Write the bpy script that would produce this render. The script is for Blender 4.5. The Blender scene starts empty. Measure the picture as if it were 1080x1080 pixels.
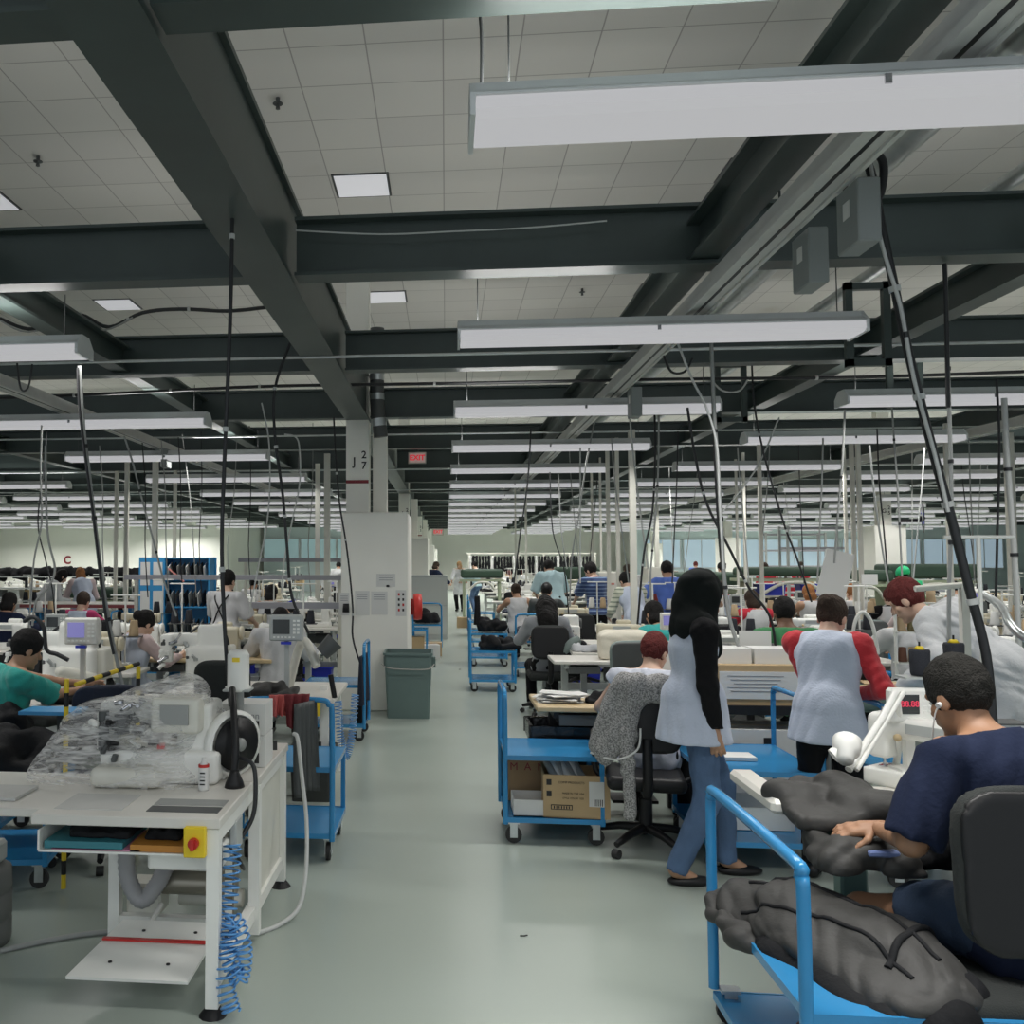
import bpy, bmesh, math, random
import numpy as np
from mathutils import Vector, Matrix, Euler
random.seed(7); RNG=np.random.RandomState(5)
PI=math.pi
SC=bpy.context.scene; COL=SC.collection
# ---------- camera geometry (level hall, slight yaw and upward tilt) ----------
F=967.0; CX=375.0; CY=540.0; CH=1.75
yaw=math.radians(5.61); pit=math.radians(2.96)
def ray(px,py):
    x=(px-CX)/F; z=-(py-CY)/F; y=1.0
    y,z = y*math.cos(pit)-z*math.sin(pit), y*math.sin(pit)+z*math.cos(pit)
    x,y = x*math.cos(yaw)-y*math.sin(yaw), x*math.sin(yaw)+y*math.cos(yaw)
    return x,y,z
def at(px,py,Y):
    r=ray(px,py); t=Y/r[1]; return Vector((r[0]*t,Y,CH+r[2]*t))
def onz(px,py,z=0.0):
    r=ray(px,py); t=(z-CH)/r[2]; return Vector((r[0]*t,r[1]*t,z))
def proj(x,y,z):
    z-=CH
    x,y = x*math.cos(yaw)+y*math.sin(yaw), -x*math.sin(yaw)+y*math.cos(yaw)
    y,z = y*math.cos(pit)+z*math.sin(pit), -y*math.sin(pit)+z*math.cos(pit)
    return CX+F*x/y, CY-F*z/y
def fx(x,y):
    return y*math.tan(math.atan((95+967*x/y)/967)-yaw)
# ---------- materials ----------
MT={}
def s2l(c): return tuple(((v/255)/12.92 if v/255<=.04045 else ((v/255+.055)/1.055)**2.4) for v in c)
def mat(name,rgb,rough=.6,metal=0,var=.0,scale=8,bump=0,bscale=60,emit=None,estr=0,alpha=1,trans=0,spec=.5,sheen=0,fn=None):
    if name in MT: return MT[name]
    m=bpy.data.materials.new(name); m.use_nodes=True; nt=m.node_tree; b=nt.nodes['Principled BSDF']
    c=(*rgb,1)
    b.inputs['Base Color'].default_value=c; b.inputs['Roughness'].default_value=rough; b.inputs['Metallic'].default_value=metal
    b.inputs['Specular IOR Level'].default_value=spec
    if sheen: b.inputs['Sheen Weight'].default_value=sheen
    if trans: b.inputs['Transmission Weight'].default_value=trans
    if alpha<1: b.inputs['Alpha'].default_value=alpha
    if emit: b.inputs['Emission Color'].default_value=(*emit,1); b.inputs['Emission Strength'].default_value=estr
    tc=None
    if var or bump:
        tc=nt.nodes.new('ShaderNodeTexCoord')
    if var:
        n=nt.nodes.new('ShaderNodeTexNoise'); n.inputs['Scale'].default_value=scale; n.inputs['Detail'].default_value=4
        nt.links.new(tc.outputs['Object'],n.inputs['Vector'])
        mx=nt.nodes.new('ShaderNodeMix'); mx.data_type='RGBA'
        mx.inputs[6].default_value=tuple(max(0,v*(1-var)) for v in rgb)+(1,); mx.inputs[7].default_value=tuple(min(1,v*(1+var)) for v in rgb)+(1,)
        nt.links.new(n.outputs['Fac'],mx.inputs[0]); nt.links.new(mx.outputs[2],b.inputs['Base Color'])
    if bump:
        n2=nt.nodes.new('ShaderNodeTexNoise'); n2.inputs['Scale'].default_value=bscale; n2.inputs['Detail'].default_value=3
        nt.links.new(tc.outputs['Object'],n2.inputs['Vector'])
        bp=nt.nodes.new('ShaderNodeBump'); bp.inputs['Strength'].default_value=bump; bp.inputs['Distance'].default_value=.01
        nt.links.new(n2.outputs['Fac'],bp.inputs['Height']); nt.links.new(bp.outputs['Normal'],b.inputs['Normal'])
    if fn: fn(m,nt,b)
    MT[name]=m; return m
# ---------- object helpers ----------
def tag(o,label=None,cat=None,group=None,kind=None):
    if label: o['label']=label
    if cat: o['category']=cat
    if group: o['group']=group
    if kind: o['kind']=kind
    return o
def thing(name,label,cat,loc=(0,0,0),rz=0,group=None):
    o=bpy.data.objects.new(name,None); COL.objects.link(o); o.empty_display_size=.1
    o.location=loc; o.rotation_euler=(0,0,rz); return tag(o,label,cat,group)
class MB:
    """collects verts/faces; build() links ONE mesh"""
    def __init__(s): s.v=[]; s.f=[]; s.m=[]; s.sm=[]; s.mats=[]; s.cur=0; s.T=Matrix.Identity(4)
    def mt(s,m):
        if m not in s.mats: s.mats.append(m)
        s.cur=s.mats.index(m); return s
    def add(s,vs,fs,smooth=False):
        b=len(s.v); s.v+= [tuple(s.T@Vector(v)) for v in vs]; s.f+=[tuple(b+i for i in f) for f in fs]
        s.m+=[s.cur]*len(fs); s.sm+=[smooth]*len(fs); return s
    def box(s,c,d,R=None,bev=0):
        x,y,z=[q/2 for q in d]; b=min(bev,x*.9,y*.9,z*.9)
        R=R if R is not None else Matrix.Identity(3)
        if isinstance(R,(tuple,list)): R=Euler(R).to_matrix()
        if b<=0:
            vs=[(i*x,j*y,k*z) for i in(-1,1) for j in(-1,1) for k in(-1,1)]
            fs=[(0,1,3,2),(4,6,7,5),(0,4,5,1),(2,3,7,6),(0,2,6,4),(1,5,7,3)]
        else:
            vs=[];idx={}
            for i in(-1,1):
                for j in(-1,1):
                    for k in(-1,1):
                        idx[i,j,k,0]=len(vs);vs.append((i*x,j*(y-b),k*(z-b)))
                        idx[i,j,k,1]=len(vs);vs.append((i*(x-b),j*y,k*(z-b)))
                        idx[i,j,k,2]=len(vs);vs.append((i*(x-b),j*(y-b),k*z))
            fs=[]
            for g in(-1,1):
                q=[(-1,-1),(1,-1),(1,1),(-1,1)]; 
                A=[[idx[g,a,c_,0] for a,c_ in q],[idx[a,g,c_,1] for a,c_ in q],[idx[a,c_,g,2] for a,c_ in q]]
                if g<0: A[0].reverse();A[2].reverse()
                else: A[1].reverse()
                fs+=[tuple(a) for a in A]
            for a in(-1,1):
                for c_ in(-1,1):
                    e=[(idx[-1,a,c_,1],idx[1,a,c_,1],idx[1,a,c_,2],idx[-1,a,c_,2]),
                       (idx[a,-1,c_,0],idx[a,1,c_,0],idx[a,1,c_,2],idx[a,-1,c_,2]),
                       (idx[a,c_,-1,0],idx[a,c_,1,0],idx[a,c_,1,1],idx[a,c_,-1,1])]
                    if a*c_<0: e[0]=e[0][::-1];e[1]=e[1];e[2]=e[2][::-1]
                    else: e[1]=e[1][::-1]
                    fs+=e
                    for d_ in(-1,1): fs.append((idx[a,c_,d_,0],idx[a,c_,d_,1],idx[a,c_,d_,2]))
        C=Vector(c); return s.add([tuple(R@Vector(v)+C) for v in vs],fs)
    def cyl(s,a,b,r,r2=None,n=12,cap=True,smooth=True):
        a=Vector(a);b=Vector(b);r2=r if r2 is None else r2;d=(b-a)
        if d.length<1e-6: return s
        q=d.to_track_quat('Z','Y').to_matrix(); vs=[]
        for p,rr in((a,r),(b,r2)):
            for i in range(n):
                t=2*PI*i/n; vs.append(tuple(p+q@Vector((rr*math.cos(t),rr*math.sin(t),0))))
        s.add(vs,[(i,(i+1)%n,n+(i+1)%n,n+i) for i in range(n)],smooth)
        if cap: s.add(vs,[tuple(range(n))[::-1],tuple(range(n,2*n))])
        return s
    def lathe(s,prof,c=(0,0,0),n=20,R=None,smooth=True):
        R=R if R is not None else Matrix.Identity(3); C=Vector(c); vs=[]
        if isinstance(R,(tuple,list)): R=Euler(R).to_matrix()
        for r,z in prof:
            for i in range(n):
                t=2*PI*i/n; vs.append(tuple(R@Vector((r*math.cos(t),r*math.sin(t),z))+C))
        fs=[]
        for k in range(len(prof)-1):
            for i in range(n): fs.append((k*n+i,k*n+(i+1)%n,(k+1)*n+(i+1)%n,(k+1)*n+i))
        return s.add(vs,fs,smooth)
    def tube(s,pts,r,n=8,cap=True,closed=False):
        pts=[Vector(p) for p in pts]; N=len(pts); rr=r if isinstance(r,(list,tuple)) else [r]*N
        vs=[]; up=None
        for i,p in enumerate(pts):
            t=(pts[min(i+1,N-1)]-pts[max(i-1,0)])
            if closed: t=pts[(i+1)%N]-pts[i-1]
            t=t.normalized() if t.length>1e-9 else Vector((0,0,1))
            if up is None: up=t.orthogonal().normalized()
            up=(up-t*up.dot(t)); up=up.normalized() if up.length>1e-6 else t.orthogonal().normalized()
            w=t.cross(up)
            for k in range(n):
                a=2*PI*k/n; vs.append(tuple(p+(up*math.cos(a)+w*math.sin(a))*rr[i]))
        fs=[(i*n+k,i*n+(k+1)%n,(i+1)*n+(k+1)%n,(i+1)*n+k) for i in range(N-1) for k in range(n)]
        if closed: fs+=[((N-1)*n+k,(N-1)*n+(k+1)%n,(k+1)%n,k) for k in range(n)]
        s.add(vs,fs,True)
        if cap and not closed: s.add(vs,[tuple(range(n))[::-1],tuple(range((N-1)*n,N*n))])
        return s
    def prism(s,poly,z0,z1,ax='z',c=(0,0,0)):
        """poly 2D extruded; ax names the extrusion axis"""
        n=len(poly); mp={'z':lambda u,v,w:(u,v,w),'y':lambda u,v,w:(u,w,v),'x':lambda u,v,w:(w,u,v)}[ax]
        vs=[tuple(Vector(mp(u,v,z0))+Vector(c)) for u,v in poly]+[tuple(Vector(mp(u,v,z1))+Vector(c)) for u,v in poly]
        fs=[(i,(i+1)%n,n+(i+1)%n,n+i) for i in range(n)]+[tuple(range(n))[::-1],tuple(range(n,2*n))]
        return s.add(vs,fs)
    def build(s,name,m=None,parent=None,label=None,cat=None,group=None,kind=None,loc=None,rot=None):
        me=bpy.data.meshes.new(name); me.from_pydata(s.v,[],s.f)
        mats=s.mats or [m]
        if s.mats and m and m not in mats: pass
        for x in mats: me.materials.append(x)
        me.polygons.foreach_set('material_index',s.m); me.polygons.foreach_set('use_smooth',s.sm); me.update()
        bm=bmesh.new(); bm.from_mesh(me); bmesh.ops.recalc_face_normals(bm,faces=bm.faces); bm.to_mesh(me); bm.free()
        o=bpy.data.objects.new(name,me); COL.objects.link(o)
        if parent: o.parent=parent
        if loc is not None: o.location=loc
        if rot is not None: o.rotation_euler=rot
        return tag(o,label,cat,group,kind)
def bx(name,c,d,m,parent=None,bev=0,**k):
    if k.get('rot') is not None: return MB().mt(m).box((0,0,0),d,bev=bev).build(name,parent=parent,loc=c,**k)
    return MB().mt(m).box(c,d,bev=bev).build(name,parent=parent,**k)
def kids(o): return [c for c in bpy.data.objects if c.parent==o]
KID={}
def reg(o):
    """remember the subtree so copies are quick"""
    KID[o.name]=[(c,kids(c)) for c in kids(o)]; return o
def dup(o,loc,rz=0,label=None,cat=None,group=None,scale=None,skip=()):
    r=o.copy(); COL.objects.link(r); r.location=loc; r.rotation_euler=(0,0,rz)
    if scale: r.scale=(scale,)*3 if not isinstance(scale,tuple) else scale
    if label: r['label']=label
    if group: r['group']=group
    elif 'group' in r.keys() and group=='' : del r['group']
    for c,gs in KID.get(o.name,[]):
        if any(c.name.startswith(s_) for s_ in skip): continue
        d=c.copy(); COL.objects.link(d); d.parent=r
        for g in gs: e=g.copy(); COL.objects.link(e); e.parent=d
    return r
def recolor(r,part,m):
    for c in bpy.data.objects:
        if c.parent==r and c.name.split('.')[0]==part:
            c.data=c.data.copy(); c.data.materials[0]=m
def arc(pts,k=6):
    """Catmull-Rom through points"""
    P=[Vector(p) for p in pts]; out=[]
    for i in range(len(P)-1):
        p0=P[max(i-1,0)];p1=P[i];p2=P[i+1];p3=P[min(i+2,len(P)-1)]
        for j in range(k):
            t=j/k; out.append(.5*((2*p1)+(p2-p0)*t+(2*p0-5*p1+4*p2-p3)*t*t+(3*p1-p0-3*p2+p3)*t**3))
    out.append(P[-1]); return out
# ---------- implicit surfaces ----------
def A3(v): return np.array(v,dtype=np.float32)
def rc(a,b,ra,rb,flat=1,ax=(0,1,0)):
    a=A3(a);b=A3(b);ax=A3(ax); s=1/flat-1
    def f(P):
        p=P-a; d=b-a
        if flat!=1:
            p=p+s*(p@ax)[:,None]*ax; d=d+s*(d@ax)*ax
        L=max(float(d@d),1e-9); t=np.clip(p@d/L,0,1)
        return (np.linalg.norm(p-t[:,None]*d,axis=1)-(ra+(rb-ra)*t))*(min(1,flat) if flat<1 else 1)
    f.lo=np.minimum(a,b)-max(ra,rb); f.hi=np.maximum(a,b)+max(ra,rb); return f
def ell(c,r,R=None):
    c=A3(c);r=A3(r); Rm=np.array(Euler(R).to_matrix(),dtype=np.float32) if R is not None else None
    def f(P):
        p=P-c
        if Rm is not None: p=p@Rm
        k0=np.linalg.norm(p/r,axis=1); k1=np.linalg.norm(p/(r*r),axis=1)+1e-6
        return k0*(k0-1)/k1
    m=max(r); f.lo=c-m; f.hi=c+m; return f
def rb(c,h,r=.01,R=None):
    c=A3(c);h=A3(h); Rm=np.array(Euler(R).to_matrix(),dtype=np.float32) if R is not None else None
    def f(P):
        p=P-c
        if Rm is not None: p=p@Rm
        q=np.abs(p)-(h-r); return np.linalg.norm(np.maximum(q,0),axis=1)+np.minimum(q.max(axis=1),0)-r
    m=float(np.linalg.norm(h)); f.lo=c-m; f.hi=c+m; return f
def smin(ds,k):
    d=ds[0]
    for e in ds[1:]:
        h=np.clip(.5+.5*(e-d)/k,0,1); d=e*(1-h)+d*h-k*h*(1-h)
    return d
def folds(P,amp,fr,seed=0,ax=None):
    r=np.random.RandomState(seed); d=np.zeros(len(P),dtype=np.float32)
    for i in range(5):
        v=r.normal(size=3); 
        if ax is not None: v=v*(1-.75*np.abs(np.array(ax)))
        v/=np.linalg.norm(v); w=fr*(0.6+1.1*r.rand()); q=r.normal(size=3)*fr*.45
        t_=np.sin(P@A3(v*w)+1.3*np.sin(P@A3(q))+r.rand()*6); d+=t_ if i<2 else (1.1-2.2*np.abs(t_))*.8
    return d*amp/3
def solid(prims,k=.03,cut=None,grow=0,fold=None,h=.012,pad=.03,extra=None,shell=0):
    """mesh of the smooth union; cut: list of (point,normal) keep side dot<0; returns (verts,faces)"""
    lo=np.min([p.lo for p in prims],axis=0)-pad-grow; hi=np.max([p.hi for p in prims],axis=0)+pad+grow
    n=np.maximum(((hi-lo)/h).astype(int)+2,4)
    ax=[lo[i]+h*np.arange(n[i],dtype=np.float32) for i in range(3)]
    G=np.stack(np.meshgrid(*ax,indexing='ij'),-1).reshape(-1,3).astype(np.float32)
    d=smin([p(G) for p in prims],k)-grow
    if fold: d=d+folds(G,*fold)
    if extra: d=extra(G,d)
    for c,nn in (cut or []):
        nn=A3(nn); nn=nn/np.linalg.norm(nn); d=np.maximum(d,(G-A3(c))@nn)
    V=d.reshape(n).astype(np.float64)
    return snet(V,lo,h)
def snet(V,lo,h):
    S=V<0; nx,ny,nz=V.shape
    C={}
    cs=[(i,j,k) for i in(0,1) for j in(0,1) for k in(0,1)]
    sl=lambda a,i,j,k:a[i:nx-1+i,j:ny-1+j,k:nz-1+k]
    cnt=sum(sl(S,*c).astype(np.int8) for c in cs); act=(cnt>0)&(cnt<8)
    I=np.argwhere(act); idx=-np.ones(act.shape,dtype=np.int64); idx[act]=np.arange(len(I))
    pos=np.zeros((len(I),3)); w=np.zeros(len(I))
    for a in cs:
        for ax in range(3):
            if a[ax]: continue
            b=list(a); b[ax]=1; b=tuple(b)
            va=sl(V,*a)[act]; vb=sl(V,*b)[act]; m=(va<0)!=(vb<0)
            t=np.where(m,va/(va-vb+1e-12*(va==vb)),0)
            p=np.array(a,dtype=float)[None]+np.zeros((len(I),3)); p[:,ax]+=t
            pos+=p*m[:,None]; w+=m
    pos=(I+pos/w[:,None])*h+lo
    fs=[]
    for ax in range(3):
        o=[0,0,0]; A=[slice(None)]*3; B=[slice(None)]*3
        A[ax]=slice(0,V.shape[ax]-1); B[ax]=slice(1,None)
        sa=S[tuple(A)]; sb=S[tuple(B)]; E=np.argwhere(sa!=sb)
        u,v=(ax+1)%3,(ax+2)%3
        E=E[(E[:,u]>0)&(E[:,v]>0)&(E[:,u]<V.shape[u]-1)&(E[:,v]<V.shape[v]-1)]
        if not len(E): continue
        def g(du,dv):
            q=E.copy(); q[:,u]-=du; q[:,v]-=dv; return idx[q[:,0],q[:,1],q[:,2]]
        Q=np.stack([g(1,1),g(0,1),g(0,0),g(1,0)],1)
        fl=sa[E[:,0],E[:,1],E[:,2]]
        Q[~fl]=Q[~fl][:,::-1]
        fs.append(Q)
    return pos,np.concatenate(fs) if fs else np.zeros((0,4),int)
def link(name,vf,m,parent=None,smooth=True,**k):
    """vf: (v,f) or list of them"""
    if isinstance(vf,tuple): vf=[vf]
    V=[];Fq=[];b=0
    for v,f in vf: V.append(v);Fq.append(f+b);b+=len(v)
    V=np.concatenate(V);Fq=np.concatenate(Fq)
    me=bpy.data.meshes.new(name); me.vertices.add(len(V)); me.vertices.foreach_set('co',V.astype(np.float32).ravel())
    me.loops.add(Fq.size); me.loops.foreach_set('vertex_index',Fq.astype(np.int32).ravel())
    me.polygons.add(len(Fq)); me.polygons.foreach_set('loop_start',np.arange(0,Fq.size,4,dtype=np.int32))
    me.update(calc_edges=True); me.validate()
    me.polygons.foreach_set('use_smooth',[smooth]*len(me.polygons)); me.materials.append(m)
    o=bpy.data.objects.new(name,me); COL.objects.link(o)
    if parent: o.parent=parent
    return tag(o,**k)
def text(name,s,size,loc,rot,m,parent=None,ext=.002,align='CENTER',bold=0,**k):
    cu=bpy.data.curves.new(name,'FONT'); cu.body=s; cu.size=size; cu.extrude=ext; cu.align_x=align; cu.align_y='CENTER'; cu.offset=bold
    o=bpy.data.objects.new(name,cu); COL.objects.link(o); dg=bpy.context.evaluated_depsgraph_get()
    me=bpy.data.meshes.new_from_object(o.evaluated_get(dg)); bpy.data.objects.remove(o); me.materials.clear(); me.materials.append(m)
    o=bpy.data.objects.new(name,me); COL.objects.link(o); o.location=loc; o.rotation_euler=rot
    if parent: o.parent=parent
    return tag(o,**k)
ORD=['first','second','third','fourth','fifth','sixth','seventh','eighth','ninth','tenth','eleventh','twelfth','thirteenth','fourteenth','fifteenth','sixteenth','seventeenth','eighteenth','nineteenth','twentieth']
# ---------- palette ----------
def m_floor(m,nt,b):
    tc=nt.nodes.new('ShaderNodeTexCoord'); n=nt.nodes.new('ShaderNodeTexNoise'); n.inputs['Scale'].default_value=.5; n.inputs['Detail'].default_value=3; n.inputs['Roughness'].default_value=.5
    nt.links.new(tc.outputs['Object'],n.inputs['Vector'])
    r=nt.nodes.new('ShaderNodeValToRGB'); r.color_ramp.elements[0].position=.3; r.color_ramp.elements[1].position=.72
    r.color_ramp.elements[0].color=(.33,.375,.335,1); r.color_ramp.elements[1].color=(.375,.425,.38,1)
    nt.links.new(n.outputs['Fac'],r.inputs['Fac'])
    # scuffs and specks
    nt.links.new(r.outputs['Color'],b.inputs['Base Color'])
    n2=nt.nodes.new('ShaderNodeTexNoise'); n2.inputs['Scale'].default_value=2; n2.inputs['Detail'].default_value=2
    nt.links.new(tc.outputs['Object'],n2.inputs['Vector'])
    mr=nt.nodes.new('ShaderNodeMapRange'); mr.inputs[1].default_value=.3; mr.inputs[2].default_value=.7; mr.inputs[3].default_value=.22; mr.inputs[4].default_value=.32
    nt.links.new(n2.outputs['Fac'],mr.inputs[0]); b.inputs['Roughness'].default_value=.25
def m_tiles(m,nt,b):
    tc=nt.nodes.new('ShaderNodeTexCoord'); mp=nt.nodes.new('ShaderNodeMapping'); mp.inputs['Location'].default_value=(0,.3,0)
    nt.links.new(tc.outputs['Object'],mp.inputs['Vector'])
    br=nt.nodes.new('ShaderNodeTexBrick'); br.offset=0; br.inputs['Scale'].default_value=1; br.inputs['Brick Width'].default_value=.6; br.inputs['Row Height'].default_value=.6
    br.inputs['Mortar Size'].default_value=.006; br.inputs['Mortar Smooth'].default_value=.1; br.inputs['Bias'].default_value=0
    br.inputs['Color1'].default_value=(.66,.65,.61,1); br.inputs['Color2'].default_value=(.61,.60,.57,1); br.inputs['Mortar'].default_value=(.36,.35,.33,1)
    nt.links.new(mp.outputs[0],br.inputs['Vector'])
    # water stains
    n=nt.nodes.new('ShaderNodeTexNoise'); n.inputs['Scale'].default_value=.35; n.inputs['Detail'].default_value=3; nt.links.new(tc.outputs['Object'],n.inputs['Vector'])
    r=nt.nodes.new('ShaderNodeValToRGB'); r.color_ramp.elements[0].position=.68; r.color_ramp.elements[1].position=.74; r.color_ramp.elements[0].color=(0,0,0,1); r.color_ramp.elements[1].color=(.35,.35,.35,1)
    nt.links.new(n.outputs['Fac'],r.inputs['Fac'])
    mx=nt.nodes.new('ShaderNodeMix'); mx.data_type='RGBA'; mx.inputs[7].default_value=(.42,.36,.25,1)
    nt.links.new(r.outputs['Color'],mx.inputs[0]); nt.links.new(br.outputs['Color'],mx.inputs[6]); nt.links.new(mx.outputs[2],b.inputs['Base Color'])
FLOOR=mat('epoxy_floor',(.33,.4,.36),.2,spec=.5,fn=m_floor)
TILE=mat('ceiling_tile',(.65,.64,.6),.9,fn=m_tiles)
STEEL=mat('green_beam_paint',(.045,.062,.058),.42,var=.25,scale=3)
WALL=mat('cream_wall',(.80,.80,.74),.7,var=.05,scale=1)
WALLB=mat('pale_blue_wall',(.64,.74,.76),.7,var=.05,scale=1)
COLM=mat('column_paint',(.84,.83,.77),.55,var=.06,scale=2,bump=.08,bscale=5)
WHITE=mat('white_enamel',(.80,.80,.76),.35,var=.05,scale=6)
WHITE2=mat('aged_white',(.66,.65,.58),.4,var=.1,scale=6)
LAM=mat('white_laminate',(.68,.66,.61),.3,var=.04,scale=4)
PAPER=mat('paper',(.66,.66,.64),.8)
LGREY=mat('light_grey',(.42,.44,.43),.4,var=.1,scale=5)
ALU=mat('aluminium',(.55,.55,.53),.7,metal=0,var=.12,scale=8)
GALV=mat('galvanised',(.55,.58,.58),.3,metal=.8,var=.2,scale=12)
CHROME=mat('chrome',(.6,.6,.62),.18,metal=1)
DGREY=mat('dark_grey',(.07,.075,.075),.5,var=.15,scale=6)
BLACK=mat('black_plastic',(.009,.009,.01),.45,spec=.35)
RUB=mat('rubber',(.02,.02,.02),.65)
BLUE=mat('cart_blue',(.035,.24,.50),.16,var=.12,scale=5)
BLUE2=mat('bin_blue',(.02,.035,.45),.4)
SKYB=mat('rack_blue',(.03,.25,.52),.45,var=.06,scale=3)
WOOD=mat('ply_wood',(.55,.42,.24),.5,var=.12,scale=10)
CARD=mat('cardboard',(.46,.33,.18),.8,var=.08,scale=9)
CARD2=mat('dark_cardboard',(.33,.22,.12),.8,var=.08,scale=9)
BLKF=mat('black_fabric',(.009,.0095,.011),.8,var=.4,scale=14,bump=.5,bscale=40,spec=.25)
GREYF=mat('grey_fabric',(.042,.041,.039),.6,var=.2,scale=8,bump=.3,bscale=30,spec=.35)
NAVYF=mat('navy_fabric',(.012,.017,.035),.8,var=.3,scale=12,bump=.4,bscale=50)
CHAIRF=mat('chair_fabric',(.016,.019,.018),.9,var=.25,scale=40,bump=.3,bscale=200)
GCHAIR=mat('grey_chair_fabric',(.17,.21,.20),.85,var=.1,scale=30)
GREENB=mat('dark_green_board',(.035,.07,.045),.5,var=.2,scale=3)
TABGRN=mat('green_table_cover',(.14,.22,.19),.5,var=.1,scale=4)
BIN=mat('grey_green_bin',(.12,.175,.165),.42,var=.08,scale=3,bump=.05)
YEL=mat('yellow',(.75,.55,.02),.45)
RED=mat('red',(.5,.025,.02),.4)
MAROON=mat('maroon_stripe',(.22,.02,.03),.5)
REDF=mat('red_fabric',(.5,.02,.04),.8,bump=.3,bscale=40)
INK=mat('black_ink',(.02,.02,.02),.6)
GINK=mat('grey_ink',(.22,.23,.25),.7)
LAMPM=mat('lamp_glow',(.12,.12,.12),.6,emit=(.97,.97,1.0),estr=.43)
PANEL=mat('ceiling_panel_glow',(.7,.7,.7),.5,emit=(.93,.93,1.0),estr=.34)
EXITM=mat('exit_face',(.5,.45,.42),.5,emit=(.9,.55,.5),estr=.18)
EXITR=mat('exit_letters',(.6,.02,.03),.5,emit=(.9,.03,.06),estr=.45)
SCR=mat('lit_screen',(.1,.1,.3),.3,emit=(.3,.28,.6),estr=.5)
SCR2=mat('dark_screen',(.03,.035,.035),.2)
CORDB=mat('black_cord',(.015,.016,.018),.5)
CORDG=mat('grey_cord',(.30,.31,.30),.6)
CORDW=mat('white_cord',(.5,.51,.5),.6)
HOSEB=mat('blue_hose',(.10,.30,.62),.3)
GLASSP=mat('clear_plastic',(1,1,1),.12,alpha=.35)
BBAG=mat('black_bag_plastic',(.015,.015,.016),.22,bump=.8,bscale=18)
PCON=mat('thread_cone_dark',(.02,.022,.03),.85,bump=.5,bscale=300)
# ---------- setting ----------
X0,X1,Y0,Y1,HC=-26.,31.,-3.0,54.,5.75
def struct(o): o['kind']='structure'; return o
struct(bx('floor',((X0+X1)/2,(Y0+Y1)/2,-.1),(X1-X0,Y1-Y0,.2),FLOOR))
struct(bx('ceiling',((X0+X1)/2,(Y0+Y1)/2,HC+.1),(X1-X0,Y1-Y0,.2),TILE))
struct(bx('wall_far',((X0+X1)/2,Y1+.1,HC/2),(X1-X0,.2,HC),WALL))
struct(bx('wall_left',(X0-.1,(Y0+Y1)/2,HC/2),(.2,Y1-Y0,HC),WALL))
struct(bx('wall_right',(X1+.1,(Y0+Y1)/2,HC/2),(.2,Y1-Y0,HC),WALLB))
# room built into the far corner beyond the blue rack
struct(bx('wall_corner_room',(-18.2,41.0,HC/2),(16,.2,HC),WALL))
struct(bx('wall_corner_side',(-10.3,47.5,HC/2),(.2,12.9,HC),WALL))
struct(bx('wall_partition',(-6.2,50.0,1.9),(7.6,.2,3.8),WALLB))
struct(bx('wall_office',(20.0,50.0,1.75),(20,.2,3.5),WALLB))
# cross beams
BY=[-0.0,2.75,5.47,8.25,11.05]; y=11.05
while y<50: y+=3.1; BY.append(y)
def ibeam(mb,a,b,w,h,tf=.02,tw=.014):
    """a,b bottom centre line ends (same z)"""
    a=Vector(a);b=Vector(b);d=(b-a);L=d.length;ang=math.atan2(d.y,d.x);R=Matrix.Rotation(ang,3,'Z');m=(a+b)/2
    mb.box((m.x,m.y,a.z+tf/2),(L,w,tf),R).box((m.x,m.y,a.z+h-tf/2),(L,w,tf),R).box((m.x,m.y,a.z+h/2),(L,tw,h-2*tf),R)
for i,y in enumerate(BY):
    for a,b in ((X0,-1.2),(-.9,X1)):
        mb=MB().mt(STEEL); ibeam(mb,(a,y,3.46),(b,y,3.46),.17,.36); struct(mb.build('beam_cross'))
# long girders on the column lines
for gx in (-13.3,-1.05,10.6,22.3):
    mb=MB().mt(STEEL); mb.box((gx,25.3,3.44),(.28,56.5,.03)); mb.box((gx,25.3,3.97),(.28,56.5,.03)); mb.box((gx-.10,30,3.7),(.02,56.5,.5)); mb.box((gx+.10,30,3.7),(.02,56.5,.5))
    struct(mb.build('beam_girder'))
for gx in (-10.2,-7.1,-3.0,1.5,3.6,7.0,14.5):
    mb=MB().mt(STEEL); mb.box((gx,25.3,3.5),(.16,56.5,.02)).box((gx,25.3,3.72),(.16,56.5,.02)).box((gx,25.3,3.61),(.014,56.5,.2)); struct(mb.build('beam_secondary'))
# columns with boxed-in bases
CY_=[11.05,23.45,35.85,48.25]
for gx in (-13.3,-1.05,10.6,22.3):
    for k,cy in enumerate(CY_):
        if gx==-13.3 and k>1: continue
        if gx==-1.05 and k>3: continue
        mb=MB().mt(COLM); w=.27
        mb.box((gx,cy-.13,3),(w,.03,HC-.0+.0-.25)); mb.box((gx,cy+.13,3),(w,.03,5.5)); mb.box((gx,cy,3),(.02,.24,5.5)); mb.box((gx+w/2-.01,cy,3),(.02,.25,5.5))
        o=struct(mb.build('column'))
        mb=MB().mt(COLM); 
        if gx==-1.05: mb.box((-.83,cy+.28,1.15),(.78,1.3,2.3),bev=.012)
        else: mb.box((gx,cy,1.28),(.72,.72,2.56),bev=.012)
        struct(mb.build('column_casing'))
        if gx==-1.05:
            struct(bx('column_pipe_casing',(-.80,cy+.22,2.75),(.17,.2,1.1),COLM))
            bx('wood_batten',(0,0,0),(.01,.01,.01),COLM) if False else None
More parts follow.
